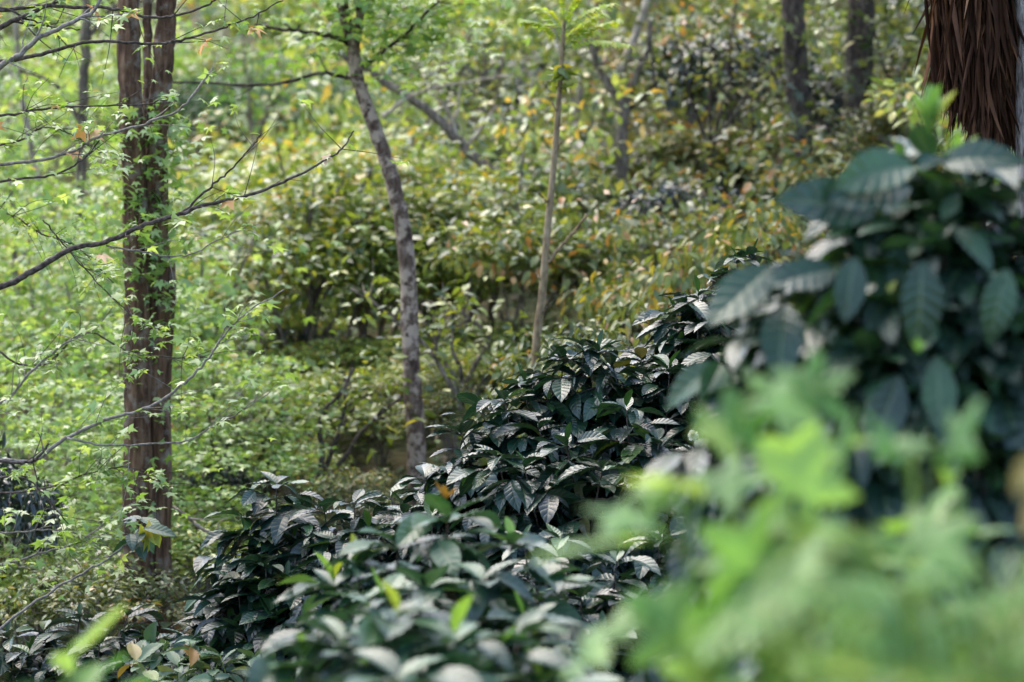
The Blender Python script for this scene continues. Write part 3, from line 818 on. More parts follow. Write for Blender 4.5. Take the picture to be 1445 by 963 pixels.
# tan sapling
r, b = tree_root('sapling', 752, 520, 12, 'thin straight tan sapling with yellow green feather leaves at its top')
D = 12
g = Geo()
pa = smooth_path([b, P(756, 505, D), P(765, 420, D), P(772, 330, D), P(779, 260, D), P(786, 180, D), P(791, 110, D), P(794, 70, D), P(796, 30, D)], 8)
tube(g, pa, pr(6.8, D), pr(2.5, D), 10, lump=0.04); g.build('trunk', M['sapling'], r)
for k, (x0, y0, dx, dy) in enumerate([(776, 290, -14, -18), (783, 215, 10, -16), (768, 400, -12, -14), (788, 160, -10, -16), (762, 445, 9, -12)]):
    branch_with_leaves(r, [(x0, y0), (x0 + dx * 0.5, y0 + dy * 0.4), (x0 + dx, y0 + dy)], D, 1.6, 1.0, 'sapling', nleaf=0, twigs=0, seed=900 + k, name='twig')
branch_with_leaves(r, [(772, 372), (795, 345), (812, 325), (828, 303)], D, 2.6, 1.8, 'sapling', nleaf=0, twigs=0, seed=90)
g = Geo(); rng = np.random.default_rng(91)
n = 45
pos = P(790, 108, D) + rng.normal(0, 0.03, (n, 3)); az = rng.uniform(0, 6.28, n)
scatter(g, SIMPLE, pos, np.stack([np.cos(az), np.sin(az), rng.uniform(-1.2, 0.2, n)], 1), rng.normal(0, 1, (n, 3)), rng.uniform(0.05, 0.1, n), rng.uniform(0.4, 1, n), rng)
o = g.build('leaf_cluster', M['olive'], r); o['label'] = 'small brownish leaf cluster partway up the stem'


def pinnate(g, st, a, b, rng, ln=0.075, nl=8):
    pth = smooth_path([a, 0.5 * (a + b) + [0, 0, 0.03], b], 8)
    tube(st, pth, 0.003, 0.001, 4, rng=rng)
    for i in range(3, len(pth)):
        tg = unit(pth[min(i + 1, len(pth) - 1)] - pth[i - 1]); lat = unit(np.cross(tg, [0, 0, 1]))
        for sd in (-1, 1):
            scatter(g, SIMPLE, [pth[i]], [lat * sd + tg * 0.5 + [0, 0, -0.3]], [np.array([0, -0.5, 1]) + rng.normal(0, 0.2, 3)], [ln * rng.uniform(0.8, 1.2)], [rng.uniform(0.3, 0.9)], rng, [1.25])


g = Geo(); st = Geo()
for (ax, ay, bx, by, dd) in [(794, 70, 870, 28, 0), (794, 70, 885, 62, -.15), (794, 70, 845, 20, .1), (794, 60, 740, 28, 0), (794, 50, 760, 10, .2), (796, 40, 820, -10, 0), (796, 30, 790, -30, 0), (796, 55, 835, 45, .2), (795, 45, 865, 5, -.2)]:
    pinnate(g, st, P(ax, ay, D), P(bx, by, D + dd), rng, 0.06)
st.build('leaf_stalks', M['young'], r)
M['sap'] = leaf_mat('sapling leaf', [(0, (0.20, 0.34, 0.05)), (0.7, (0.34, 0.42, 0.05)), (1, (0.50, 0.42, 0.05))], rough=0.45, trans=0.45)
g.build('crown', M['sap'], r)

# forked pale tree
r, b = tree_root('forked_tree', 878, 255, 20.5, 'pale forked tree with a bare white limb, standing on the slope')
D = 20.5
g = Geo(); tube(g, smooth_path([b, P(878, 252, D), P(877, 200, D), P(880, 152, D), P(882, 140, D)], 8), pr(10, D), pr(8, D), 12, lump=0.08, wob=0.008); g.build('trunk', M['greybark'], r)
for k, (pts, a0, a1, mt) in enumerate([([(880, 150), (858, 118), (843, 90), (835, 60)], 7, 5, 'greybark'), ([(868, 112), (880, 88), (892, 62), (904, 30), (913, 0), (920, -40)], 6, 5, 'palebark'),
                                       ([(882, 150), (900, 100), (914, 70), (918, 30)], 5, 4, 'greybark'), ([(875, 212), (860, 206), (832, 198)], 4, 2.5, 'palebark'), ([(884, 160), (905, 140), (922, 120), (918, 60)], 3, 2, 'darkbark')]):
    branch_with_leaves(r, pts, D, a0, a1, mt, 'grey', 50, 0.10, tm=SIMPLE, seed=100 + k, twigs=4, spread=0.5)

# two dark trunks upslope
for (pts, rr, D, lab, sd) in [([(1128, 250), (1127, 180), (1126, 130), (1122, 60), (1119, 0), (1115, -200)], 17, 20, 'straight dark trunk nearer the pale forked tree, upslope of the coffee', 110),
                              ([(1206, 215), (1210, 150), (1212, 100), (1214, 40), (1216, 0), (1222, -200)], 20, 21.5, 'shadowed dark trunk nearer the palm, the second of the pair upslope', 111)]:
    r, b = tree_root('dark_trunk_tree', pts[0][0], pts[0][1], D, lab, group='pair of dark trunks upslope')
    g = Geo(); tube(g, smooth_path([b] + [P(x, y, D) for x, y in pts], 8), pr(rr + 1, D), pr(rr - 1.5, D), 18, lump=0.05, wob=0.006, flare=0.25); g.build('trunk', M['darkbark'], r)
    g = Geo(); climber(g, smooth_path([P(x, y, D) for x, y in pts], 6), 0.13, 130, np.random.default_rng(sd), 0.10, 0.0, 0.75); g.build('climbing_vine', M['grey'], r)

def high_crown(root, ctr, R, n, leaf, mat, seed):  # unseen crown above the frame, added to shade the slope below
    rng = np.random.default_rng(seed)
    g = Geo(); pos, dr, nm, sz, rn = [], [], [], [], []
    for c in range(14):
        cc = ctr + rng.normal(0, 1, 3) * np.array([R * 0.5, R * 0.5, R * 0.3])
        k = n // 14; u = unit(rng.normal(0, 1, (k, 3)))
        pos.append(cc + u * (R * 0.42 * rng.uniform(0.4, 1, k) ** 0.5)[:, None] * [1, 1, 0.6]); dr.append(u + rng.normal(0, 0.5, (k, 3)) - [0, 0, 0.3]); nm.append(u * 0.5 + [0, 0, 1] + rng.normal(0, 0.4, (k, 3)))
        sz.append(leaf * rng.uniform(0.6, 1.3, k)); rn.append(rng.uniform(0, 0.95, k))
    scatter(g, SIMPLE, np.concatenate(pos), np.concatenate(dr), np.concatenate(nm), np.concatenate(sz), np.concatenate(rn), rng)
    g.build('crown', M[mat], root)


for k, o in enumerate([o for o in COL.objects if o.name.startswith('dark_trunk_tree')]):
    t = P([1115, 1222][k], -200, [20, 21.5][k])
    tg_ = Geo(); tube(tg_, smooth_path([t, t + [0.1, 0, 1.0], t + [0.0, 0.1, 3.2]], 8), 0.10, 0.05, 12, lump=0.05); tg_.build('trunk', M['darkbark'], o)
    high_crown(o, t + np.array([0, 0, 3.2]), 3.2, 2600, 0.26, 'grey', 700 + k)


# rough trunk at the edge
r, b = tree_root('furrowed_tree', 1452, 300, 9.6, 'pale furrowed trunk cut by the frame beside the palm')
g = Geo(); tube(g, smooth_path([b, P(1453, 400, 9.6), P(1452, 200, 9.6), P(1451, 100, 9.6), P(1450, 0, 9.6), P(1448, -300, 9.6)], 14), pr(19, 9.6), pr(17, 9.6), 22, lump=0.06, flare=0.2); g.build('trunk', M['roughbark'], r)

# palm with its hanging skirt
r, b = tree_root('palm_tree', 1392, 300, 9.7, 'palm hung with a skirt of shaggy brown dead fronds')
D = 9.7
ptop = P(1372, -260, D)
g = Geo(); ax = smooth_path([b, P(1400, 300, D), P(1398, 180, D), P(1386, 60, D), P(1376, -100, D), ptop], 10)
tube(g, ax, pr(17, D), pr(14, D), 14, lump=0.05); g.build('trunk', M['darkbark'], r)
rng = np.random.default_rng(120)
for k in range(64):
    a = rng.uniform(0, 6.283)
    hz = rng.uniform(-0.75, 0.12)                                         # where the stalk leaves the trunk
    zt = CAM_Z + 481.5 / FPX * D - hz
    cx, cyy = [np.interp(zt, ax[:, 2], ax[:, i]) for i in range(2)]
    o3 = np.array([math.cos(a), math.sin(a), 0])
    top = np.array([cx, cyy, zt]) + o3 * 0.04
    g = Geo()
    hinge = top + o3 * rng.uniform(0.02, 0.12) + [0.0, 0, -0.05]
    drop = hinge + o3 * rng.uniform(-0.02, 0.03) + [0.01, 0, -0.20]
    tube(g, smooth_path([top, hinge, drop], 5), 0.007, 0.004, 5, rng=rng, rv=0.5)
    m = 85
    t = rng.uniform(0.1, 1, m)
    pos = hinge * (1 - t[:, None]) + drop * t[:, None] + rng.normal(0, 0.014, (m, 3))
    dr = np.array([0.05, 0, -1.0]) + rng.normal(0, 0.04, (m, 3)) + o3 * rng.normal(-0.03, 0.04, (m, 1))
    wild = rng.uniform(0, 1, m) < 0.06
    dr[wild] += rng.normal(0, 0.18, (int(wild.sum()), 3)) * [1, 1, 0.2]
    pxs = 722.5 + pos[:, 0] / D * FPX
    low = np.interp(pxs, [1290, 1312, 1350, 1395, 1425, 1450], [95, 130, 160, 225, 215, 120]) + rng.normal(0, 16, m)
    zl = CAM_Z - (low - 481.5) / FPX * D
    ln = np.minimum(rng.uniform(0.3, 0.6, m), np.maximum(pos[:, 2] - zl, 0.08))
    scatter(g, STRAND, pos, dr, rng.normal(0, 1, (m, 3)), ln, np.clip(rng.beta(1.3, 3.0, m), 0, 1), rng, 0.07 / ln * rng.uniform(0.3, 1.7, m))
    g.build('dead_frond', M['frond'], r)

# slim pale trunks in the bright green distance
for k, (pts, rr, D, mt, lab) in enumerate([
    ([(100, 640), (99, 560), (98, 500), (104, 420), (108, 330), (112, 250), (118, 180), (120, 60), (122, -60)], 8.5, 17, 'greybark', 'grey slim trunk in the bright green leaves beside the reddish twin trunk'),
    ([(58, 420), (56, 320), (52, 250), (30, 130), (22, 30), (18, -60)], 5, 19, 'palebark', 'whitish slim trunk farthest from the reddish twin trunk'),
    ([(34, 560), (30, 470), (22, 380), (16, 250)], 5, 18, 'greybark', 'thin grey trunk low in the bright green leaves near the frame edge')]):
    r, b = tree_root('slim_tree', pts[0][0], pts[0][1], D, lab, group='slim trunks in the bright green leaves')
    g = Geo(); tube(g, smooth_path([b] + [P(x, y, D) for x, y in pts], 6), pr(rr, D), pr(rr * 0.75, D), 10, lump=0.06, wob=0.008); g.build('trunk', M[mt], r)
    branch_with_leaves(r, [pts[-3], (pts[-3][0] - 40, pts[-3][1] - 60), (pts[-3][0] - 90, pts[-3][1] - 80)], D, rr * 0.5, 1.5, mt, 'gum', 150, 0.09, seed=130 + k, spread=0.7, twigs=10)
    branch_with_leaves(r, [pts[-2], (pts[-2][0] + 40, pts[-2][1] - 50), (pts[-2][0] + 100, pts[-2][1] - 60)], D, rr * 0.5, 1.5, mt, 'gum', 150, 0.09, seed=140 + k, spread=0.7, twigs=10)

# sweetgum whose long thin branches reach in over the view
tb = np.array([-3.2, 9.2, float(ground_z(-3.2, 9.2)) - 0.05])
r = empty('sweetgum_tree', tb, 'sweetgum reaching in with long thin arching branches and small star leaves', 'tree')
g = Geo(); tube(g, smooth_path([tb, tb + [0.05, 0, 1.5], tb + [0.0, 0.1, 3.0], tb + [0.1, 0.1, 5.0]], 10), 0.13, 0.07, 16, lump=0.05, flare=0.3); g.build('trunk', M['greybark'], r)
BR = [  # start on the trunk, then the way through the picture
    ([(-100, 170), (0, 95), (25, 80), (60, 52), (110, 30), (137, 10), (160, -40)], 8.7, 4.0, 2.0, 'paletwig', 14, 3),
    ([(-120, 100), (0, 88), (60, 78), (110, 63), (150, 60), (220, 63), (262, 57), (310, 42), (342, 30), (400, 0)], 8.8, 2.8, 1.0, 'twig', 22, 6),
    ([(-120, 20), (0, 13), (70, 9), (150, 12), (215, 24), (250, 22), (300, 3), (330, -20)], 9.0, 2.8, 1.2, 'twig', 20, 3),
    ([(-120, 80), (0, 38), (40, 22), (60, 12), (90, -5), (120, -30)], 9.0, 3.5, 2.4, 'twig', 6, 0),
    ([(-100, -20), (0, 10), (40, 27), (80, 38), (113, 42)], 9.0, 2.0, 0.9, 'twig', 8, 2),
    ([(-120, 165), (0, 162), (50, 155), (110, 150), (200, 147), (240, 140)], 9.3, 2.0, 0.9, 'twig', 30, 2),
    ([(-120, 240), (0, 232), (60, 225), (105, 212), (140, 195), (205, 175), (255, 155), (282, 122), (300, 95)], 9.2, 2.2, 1.2, 'paletwig', 26, 4),
    ([(-120, 270), (0, 257), (70, 247), (110, 230), (142, 198)], 9.2, 2.0, 1.0, 'twig', 14, 0),
    ([(-120, 450), (0, 405), (50, 380), (100, 352), (150, 342), (200, 320), (250, 305), (290, 290), (345, 278), (400, 258), (450, 232), (482, 210), (500, 185)], 8.9, 4.0, 1.0, 'twig', 26, 3),
    ([(250, 306), (290, 272), (320, 245), (350, 213), (369, 189)], 8.9, 2.0, 0.8, 'twig', 6, 1),
    ([(150, 347), (200, 356), (260, 361), (300, 343), (345, 320)], 8.9, 1.6, 0.8, 'paletwig', 18, 0),
    ([(-100, 660), (0, 650), (45, 650), (90, 620), (150, 592), (210, 575), (260, 540), (290, 510), (315, 475), (350, 440), (402, 410)], 9.0, 2.8, 0.9, 'paletwig', 44, 0),
    ([(95, 618), (140, 628), (200, 628), (260, 622), (300, 602), (342, 580), (382, 553)], 9.0, 1.8, 0.7, 'paletwig', 40, 0),
    ([(60, 310), (90, 345), (125, 385), (170, 430), (200, 455), (228, 466)], 9.6, 1.3, 0.8, 'twig', 70, 0),
    ([(-80, 420), (0, 500), (60, 515), (120, 470), (180, 495), (250, 505), (290, 505)], 9.8, 1.6, 0.8, 'twig', 90, 1),
    ([(-80, 560), (0, 570), (50, 520), (85, 490), (115, 470)], 9.6, 2.0, 1.2, 'paletwig', 36, 0),
    ([(-60, 690), (0, 675), (35, 676), (60, 696), (96, 738)], 9.2, 1.8, 0.8, 'twig', 20, 0),
    ([(-60, 640), (0, 651), (40, 652), (57, 643), (70, 625)], 8.9, 2.4, 1.6, 'twig', 6, 0),
    ([(-80, 800), (0, 796), (60, 780), (110, 766), (160, 730)], 9.4, 2.0, 1.0, 'paletwig', 60, 0),
    ([(-80, 730), (0, 752), (60, 748), (105, 752), (140, 770)], 9.6, 1.4, 0.8, 'paletwig', 50, 0),
    ([(-60, 330), (0, 300), (60, 330), (110, 350), (160, 400)], 9.8, 1.6, 0.8, 'twig', 70, 2),
    ([(-60, 210), (20, 200), (60, 180), (100, 190), (150, 220)], 9.8, 1.6, 0.8, 'twig', 60, 3),
    ([(-60, 700), (60, 690), (120, 670), (180, 660), (240, 690)], 9.9, 1.6, 0.8, 'twig', 90, 0),
]
for k, (pts, D, a0, a1, mt, nl, na) in enumerate(BR):
    if pts[0][0] <= -50:                               # the limb leaves its own trunk, outside the picture
        pts = [(722.5 - 3.14 / 9.25 * FPX, pts[0][1] + 45, 9.25), (-260, pts[0][1] + 12, 0.5 * (9.25 + D))] + list(pts)
        a0 *= 1.4; st_, nl = 0.42, int(nl * 1.3)
    else: st_ = 0.1
    branch_with_leaves(r, pts, D, a0, a1, mt, 'gum', nl, 0.062, seed=200 + k, spread=0.16, start=st_, twigs=4 + nl // 5, autumn=max(0, na - 1))

# long leaning stem of a straggling coffee plant with a few leaves
r, b = tree_root('straggling_plant', -20, 890, 8.9, 'straggling bare stem ending in drooping dark and yellow leaves across the reddish trunk', 'plant')
branch_with_leaves(r, [(-20, 905), (0, 888), (35, 860), (100, 818), (150, 790), (180, 766), (202, 738)], 8.9, 2.2, 1.2, 'paletwig', nleaf=0, twigs=2, seed=230, name='stem')
rng = np.random.default_rng(231); g = Geo(); n = 11
pos = P(192, 752, 8.9) + rng.normal(0, 0.03, (n, 3)); az = rng.uniform(0, 6.28, n)
scatter(g, COFFEE, pos, np.stack([np.cos(az), np.sin(az), rng.uniform(-0.5, 0.1, n)], 1), np.array([0, -.3, 1]) + rng.normal(0, .3, (n, 3)), rng.uniform(0.07, 0.13, n), rng.uniform(0, 1, n), rng)
g.build('leaves', M['coffee_soft'], r)
g = Geo(); n = 6
scatter(g, SIMPLE, P(208, 748, 8.85) + rng.normal(0, 0.02, (n, 3)), np.array([0.1, -.2, -1]) + rng.normal(0, .3, (n, 3)), np.array([0, -1, 0.2]) + rng.normal(0, .3, (n, 3)), rng.uniform(0.08, 0.11, n), rng.uniform(0.6, 1, n), rng)
o = g.build('leaves', M['olive'], r); o['label'] = 'drooping yellow dying leaves'


# ------------------------------------------------------------------ hillside shrubs
def shrub_geo(seed, H, R, nl, leaf, tm, clumps=16, flat=0.6, hang=0.2, low=0.35, every=1, sr=0.018):
    """vase of arching stems under an uneven dome of leaf clumps; origin at the base"""
    rng = np.random.default_rng(seed)
    st, fo = Geo(), Geo()
    pos, dr, nm, sz, rn = [], [], [], [], []
    for k in range(clumps):
        a = rng.uniform(0, 6.28)
        rr = R * math.sqrt(rng.uniform(0, 1)) * 0.95
        hh = H * (low + (1 - low) * math.sqrt(max(0.05, 1 - (rr / R) ** 2)) * rng.uniform(0.55, 1.0))
        c = np.array([rr * math.cos(a), rr * math.sin(a), hh])
        midp = np.array([0.35 * c[0], 0.35 * c[1], hh * 0.55]) + rng.normal(0, 0.06, 3)
        f0 = np.array([rng.normal(0, 0.08), rng.normal(0, 0.08), -0.1])
        if k % every == 0: tube(st, smooth_path([f0, midp, c], 6), sr, 0.005, 5, rng=rng, wob=0.012)
        cr = R * rng.uniform(0.28, 0.5)
        n = nl // clumps
        u = unit(rng.normal(0, 1, (n, 3)))
        rad = cr * rng.uniform(0.45, 1.05, n) ** 0.6
        o3 = u * rad[:, None] * [1, 1, flat]
        pos.append(c + o3)
        dr.append(u * [1, 1, 0.4] + rng.normal(0, 0.5, (n, 3)) + [0, 0, -hang])
        nm.append(u * 0.6 + np.array([0, 0, 1.0]) + rng.normal(0, 0.42, (n, 3)))
        sz.append(leaf * rng.uniform(0.6, 1.25, n))
        tint = rng.normal(0, 0.12)
        rn.append(np.clip(rng.uniform(0, 1, n) + tint, 0, 1) * 0.975 + 0.025 * (rng.uniform(0, 1, n) > 0.97))
    scatter(fo, tm, np.concatenate(pos), np.concatenate(dr), np.concatenate(nm), np.concatenate(sz), np.concatenate(rn), rng)
    return st, fo


class Kind:
    def __init__(self, key, mat, stem, label, cat, protos):
        self.key, self.mat, self.stem, self.label, self.cat = key, mat, stem, label, cat
        self.protos = protos
        self.meshes = []


def mk_protos(name, mat, stem, specs):
    out = []
    for s in specs:
        st, fo = shrub_geo(**s)
        a = st.build('stem', M[stem]); b2 = fo.build('foliage', M[mat])
        ms = (a.data, b2.data)
        bpy.data.objects.remove(a); bpy.data.objects.remove(b2)
        out.append(ms)
    return out


KINDS = {
    'olive': mk_protos('olive', 'olive', 'greybark', [dict(seed=300 + i, H=1.9, R=0.95, nl=2600, leaf=0.098, tm=SIMPLE, clumps=20, low=0.5, every=3, sr=0.024) for i in range(3)]),
    'lime': mk_protos('lime', 'lime', 'paletwig', [dict(seed=310 + i, H=1.7, R=1.0, nl=2300, leaf=0.108, tm=SIMPLE, clumps=20) for i in range(3)]),
    'grey': mk_protos('grey', 'grey', 'paletwig', [dict(seed=320 + i, H=1.8, R=0.95, nl=2500, leaf=0.10, tm=SIMPLE, clumps=20) for i in range(3)]),
    'orange': mk_protos('orange', 'orange', 'twig', [dict(seed=330 + i, H=1.1, R=0.7, nl=900, leaf=0.10, tm=SIMPLE, clumps=12, hang=0.8) for i in range(2)]),
    'darkbg': mk_protos('darkbg', 'darkbg', 'twig', [dict(seed=340 + i, H=1.5, R=0.75, nl=1500, leaf=0.12, tm=SIMPLE, clumps=16) for i in range(2)]),
    'gum': mk_protos('gum', 'gum', 'paletwig', [dict(seed=350 + i, H=3.0, R=1.2, nl=2600, leaf=0.085, tm=STAR, clumps=44, flat=0.22, low=0.04, every=8, sr=0.014) for i in range(3)]),
    'pine': mk_protos('pine', 'pine', 'twig', [dict(seed=360, H=2.4, R=1.4, nl=4000, leaf=0.11, tm=NARROW, clumps=30, flat=0.7)]),
}
WORD = {'olive': 'olive green leafy shrub', 'lime': 'pale yellow green shrub', 'grey': 'grey green shrub', 'orange': 'yellowing shrub with drooping orange leaves',
        'darkbg': 'dark glossy shrub', 'gum': 'fresh green star leaved sapling', 'pine': 'soft dark green conifer'}
NAME = {'olive': 'olive_shrub', 'lime': 'yellow_green_shrub', 'grey': 'grey_green_shrub', 'orange': 'orange_leaved_shrub', 'darkbg': 'dark_shrub', 'gum': 'sweetgum_sapling', 'pine': 'conifer'}


def place(key, px, py_top, d, scale, label, H0):
    """stand a shrub so that its top reaches row py_top; the scale follows from the ground below it"""
    rng = np.random.default_rng(int(px * 7 + d * 131))
    x = (px - 722.5) / FPX * d
    gz = float(ground_z(x, d))
    ms = KINDS[key][rng.integers(0, len(KINDS[key]))]
    root = empty(NAME[key], (x, d, gz), label, 'sapling' if key == 'gum' else ('conifer' if key == 'pine' else 'shrub'), 'hillside ' + ('saplings' if key == 'gum' else 'shrubs'))
    rz = rng.uniform(0, 6.28)
    topz = CAM_Z - (py_top - 481.5) / FPX * d
    zs = max(0.25, (topz - gz) / (H0 * 1.1)) if py_top is not None else scale
    for me, nm_ in zip(ms, ('stem', 'foliage')):
        o = bpy.data.objects.new(nm_, me); COL.objects.link(o); o.parent = root
        o.rotation_euler = (0, 0, rz); o.scale = (scale, scale, zs)
    return root


# shrubs one can tell apart in the blurred hillside: kind, column, row of the top, distance, width scale, where
SHR = [
    ('olive', 420, 265, 17.0, 0.95, 'olive leafy shrub in front of the pale slope, beside the curved tree'),
    ('olive', 520, 225, 17.8, 1.0, 'olive shrub directly behind the curved lichen trunk'),
    ('olive', 645, 235, 17.4, 1.05, 'olive shrub between the curved trunk and the thin sapling'),
    ('olive', 735, 285, 16.6, 0.8, 'olive shrub the thin sapling stands against'),
    ('olive', 600, 335, 17.0, 0.7, 'small olive shrub touching the middle of the curved trunk'),
    ('lime', 470, 165, 21.5, 1.15, 'sunlit yellow green shrub beside the top of the curved trunk'),
    ('lime', 350, 170, 21.0, 1.1, 'sunlit yellow green shrub upslope of the reddish twin trunk'),
    ('lime', 580, 180, 21.5, 1.0, 'yellow green shrub under the leaning grey trunk'),
    ('lime', 300, 300, 17.5, 0.9, 'yellow green shrub close behind the reddish twin trunk'),
    ('grey', 700, 150, 24.0, 1.1, 'grey green shrub beyond the end of the leaning grey trunk'),
    ('grey', 800, 200, 20.0, 0.8, 'grey green shrub between the sapling and the pale forked tree'),
    ('grey', 940, 205, 22.5, 1.05, 'grey green shrub just below the pale forked tree'),
    ('grey', 1030, 170, 21.8, 1.1, 'grey green shrub before the first dark trunk'),
    ('grey', 900, 300, 17.2, 0.9, 'grey green shrub with broad leaves above the broad coffee bush'),
    ('grey', 990, 60, 27.0, 1.1, 'dark grey green shrub high between the forked tree and the dark trunks'),
    ('grey', 1170, 95, 24.5, 0.8, 'grey green shrub wedged between the two dark trunks'),
    ('grey', 1285, 120, 20.0, 0.6, 'grey green shrub beside the shaggy palm'),
    ('orange', 875, 350, 15.0, 0.8, 'yellowing shrub whose orange leaves droop beside the sapling'),
    ('orange', 1000, 320, 14.2, 0.8, 'orange leaved shrub above the climbing coffee bush'),
    ('orange', 950, 340, 15.4, 0.8, 'yellowing shrub between two other orange leaved ones'),
    ('orange', 1090, 285, 15.5, 0.8, 'orange leaved shrub below the first dark trunk'),
    ('orange', 1190, 205, 19.0, 0.9, 'orange leaved shrub at the foot of the second dark trunk'),
    ('grey', 880, 405, 11.8, 0.5, 'grey green shrub close behind the top of the broad coffee bush'),
    ('grey', 800, 440, 12.8, 0.45, 'small grey green shrub at the foot of the thin sapling'),
    ('lime', 60, 775, 11.4, 0.42, 'low yellow green shrub at the frame edge behind the low spreading coffee bush'),
    ('grey', 140, 770, 11.0, 0.4, 'low grey green shrub beside the foot of the reddish twin trunk'),
    ('lime', 285, 770, 12.2, 0.42, 'low yellow green shrub between twin trunk and rounded coffee bush'),
    ('olive', 540, 640, 14.7, 0.28, 'tiny olive shrub just beyond the small gap filling coffee bush'),
    ('lime', 415, 650, 14.5, 0.28, 'tiny yellow green shrub behind the top of the pointed coffee bush'),
    ('grey', 640, 610, 14.6, 0.28, 'tiny grey green shrub against the flank of the broad coffee bush'),
    ('lime', 350, 600, 16.4, 0.5, 'low yellow green shrub beyond the old bare stems'),
    ('lime', 530, 560, 16.6, 0.6, 'low yellow green shrub beyond the foot of the curved lichen trunk'),
    ('lime', 670, 560, 16.6, 0.6, 'low yellow green shrub beyond the crossing bare stems'),
    ('lime', 440, 540, 16.8, 0.55, 'low yellow green shrub beyond the forking bare stems'),
    ('olive', 610, 600, 15.2, 0.35, 'tiny olive shrub at the foot of the curved lichen trunk'),
    ('grey', 500, 665, 13.2, 0.3, 'low grey green shrub behind the small gap filling coffee bush'),
    ('lime', 520, 575, 15.6, 0.55, 'yellow green shrub filling the hollow behind the curved lichen trunk'),
    ('olive', 430, 590, 15.3, 0.5, 'olive shrub low among the forking bare stems'),
    ('lime', 660, 585, 15.8, 0.45, 'yellow green shrub tucked between the curved lichen trunk and the broad coffee bush'),
    ('darkbg', 440, 455, 17.2, 0.6, 'dark shrub in shade between the twin trunk and the curved tree'),
    ('darkbg', 0, 565, 11.5, 0.36, 'dark shrub at the frame edge among bright saplings'),
    ('darkbg', 700, 60, 30.0, 1.2, 'dark shrub far upslope above the leaning trunk'),
    ('darkbg', 300, 620, 13.6, 0.5, 'small dark shrub behind the pointed coffee bush'),
    ('gum', 40, 120, 16.0, 0.85, 'fresh green sapling at the frame edge behind the thin branches'),
    ('gum', 130, 200, 15.0, 0.75, 'fresh green sapling just before the grey slim trunk'),
    ('gum', 275, 330, 14.0, 0.6, 'fresh green sapling close behind the reddish twin trunk'),
    ('gum', 60, 380, 13.4, 0.65, 'low fresh green sapling nearer than the slim trunks'),
    ('gum', 150, 470, 12.6, 0.6, 'low fresh green sapling against the reddish twin trunk'),
    ('gum', 330, 460, 13.4, 0.5, 'small fresh green sapling in the open beside the reddish twin trunk'),
    ('gum', 20, 640, 11.8, 0.5, 'lowest fresh green sapling at the frame edge'),
    ('gum', 110, 640, 12.2, 0.5, 'lowest fresh green sapling beside the reddish twin trunk'),
    ('gum', 260, 620, 12.6, 0.42, 'tiny fresh green sapling between twin trunk and pointed coffee bush'),
    ('darkbg', 1040, 0, 22.6, 1.0, 'dark shrub high up beside the first dark trunk'),
    ('darkbg', 1170, 90, 22.6, 0.5, 'dark shrub in shade between the two dark trunks'),
    ('darkbg', 960, 230, 19.0, 0.6, 'dark shrub below the pale forked tree'),
    ('pine', 330, 80, 30.0, 1.2, 'soft dark green conifer above the sunlit yellow green shrubs'),
    ('pine', 410, 70, 31.0, 1.2, 'second soft dark conifer, nearer the curved tree'),
    ('pine', 610, 150, 24.0, 0.55, 'small dark conifer glimpsed behind the leaning grey trunk'),
]
HB = {'olive': 1.9, 'lime': 1.7, 'grey': 1.8, 'orange': 1.1, 'darkbg': 1.5, 'gum': 3.0, 'pine': 2.4}
for (k, px, py, d, s, lab) in SHR:
    place(k, px, py, d, s, lab, HB[k])


def stemmed(label, base, lines, d, r0, mat, leaf, nleaf, seed):
    r, b = tree_root('bare_stemmed_shrub', base[0], base[1], d, label, 'shrub', 'old shrubs with bare stems')
    for k, l in enumerate(lines):
        branch_with_leaves(r, [base] + l, d + 0.15 * k, r0 * (1 - 0.08 * k), r0 * 0.45, mat, leaf, nleaf, 0.085, tm=SIMPLE, seed=seed + k, spread=0.5, start=0.65, twigs=5)


stemmed('old shrub with dark bare stems forking low behind the pointed coffee bush', (447, 690), [[(455, 640), (450, 605), (458, 578), (480, 556), (500, 520)], [(468, 640), (480, 604), (486, 575), (488, 530)], [(487, 645), (506, 615), (540, 582), (566, 560)], [(475, 620), (490, 590), (500, 575)]], 13.7, 4.6, 'twig', 'olive', 60, 501)
stemmed('old shrub with thin bare stems beside the reddish twin trunk', (318, 705), [[(305, 655), (299, 620), (297, 578), (310, 540)], [(335, 660), (345, 640), (330, 590)], [(290, 670), (270, 640), (262, 600)]], 13.5, 4.0, 'greybark', 'grey', 50, 511)
stemmed('old shrub with grey bare stems curving up behind the pointed coffee bush', (392, 680), [[(384, 625), (376, 598), (372, 560)], [(375, 640), (368, 615), (350, 570)], [(398, 630), (392, 600), (400, 560)]], 13.8, 4.2, 'twig', 'olive', 50, 521)
stemmed('old shrub whose long stems cross behind the curved lichen trunk', (655, 590), [[(640, 552), (625, 525), (600, 488), (560, 455), (530, 430), (495, 408)], [(642, 535), (627, 512), (616, 492), (621, 462)], [(650, 525), (638, 492), (641, 460)], [(662, 530), (690, 480), (660, 448), (640, 436), (622, 420)]], 14.5, 5.0, 'greybark', 'olive', 90, 531)


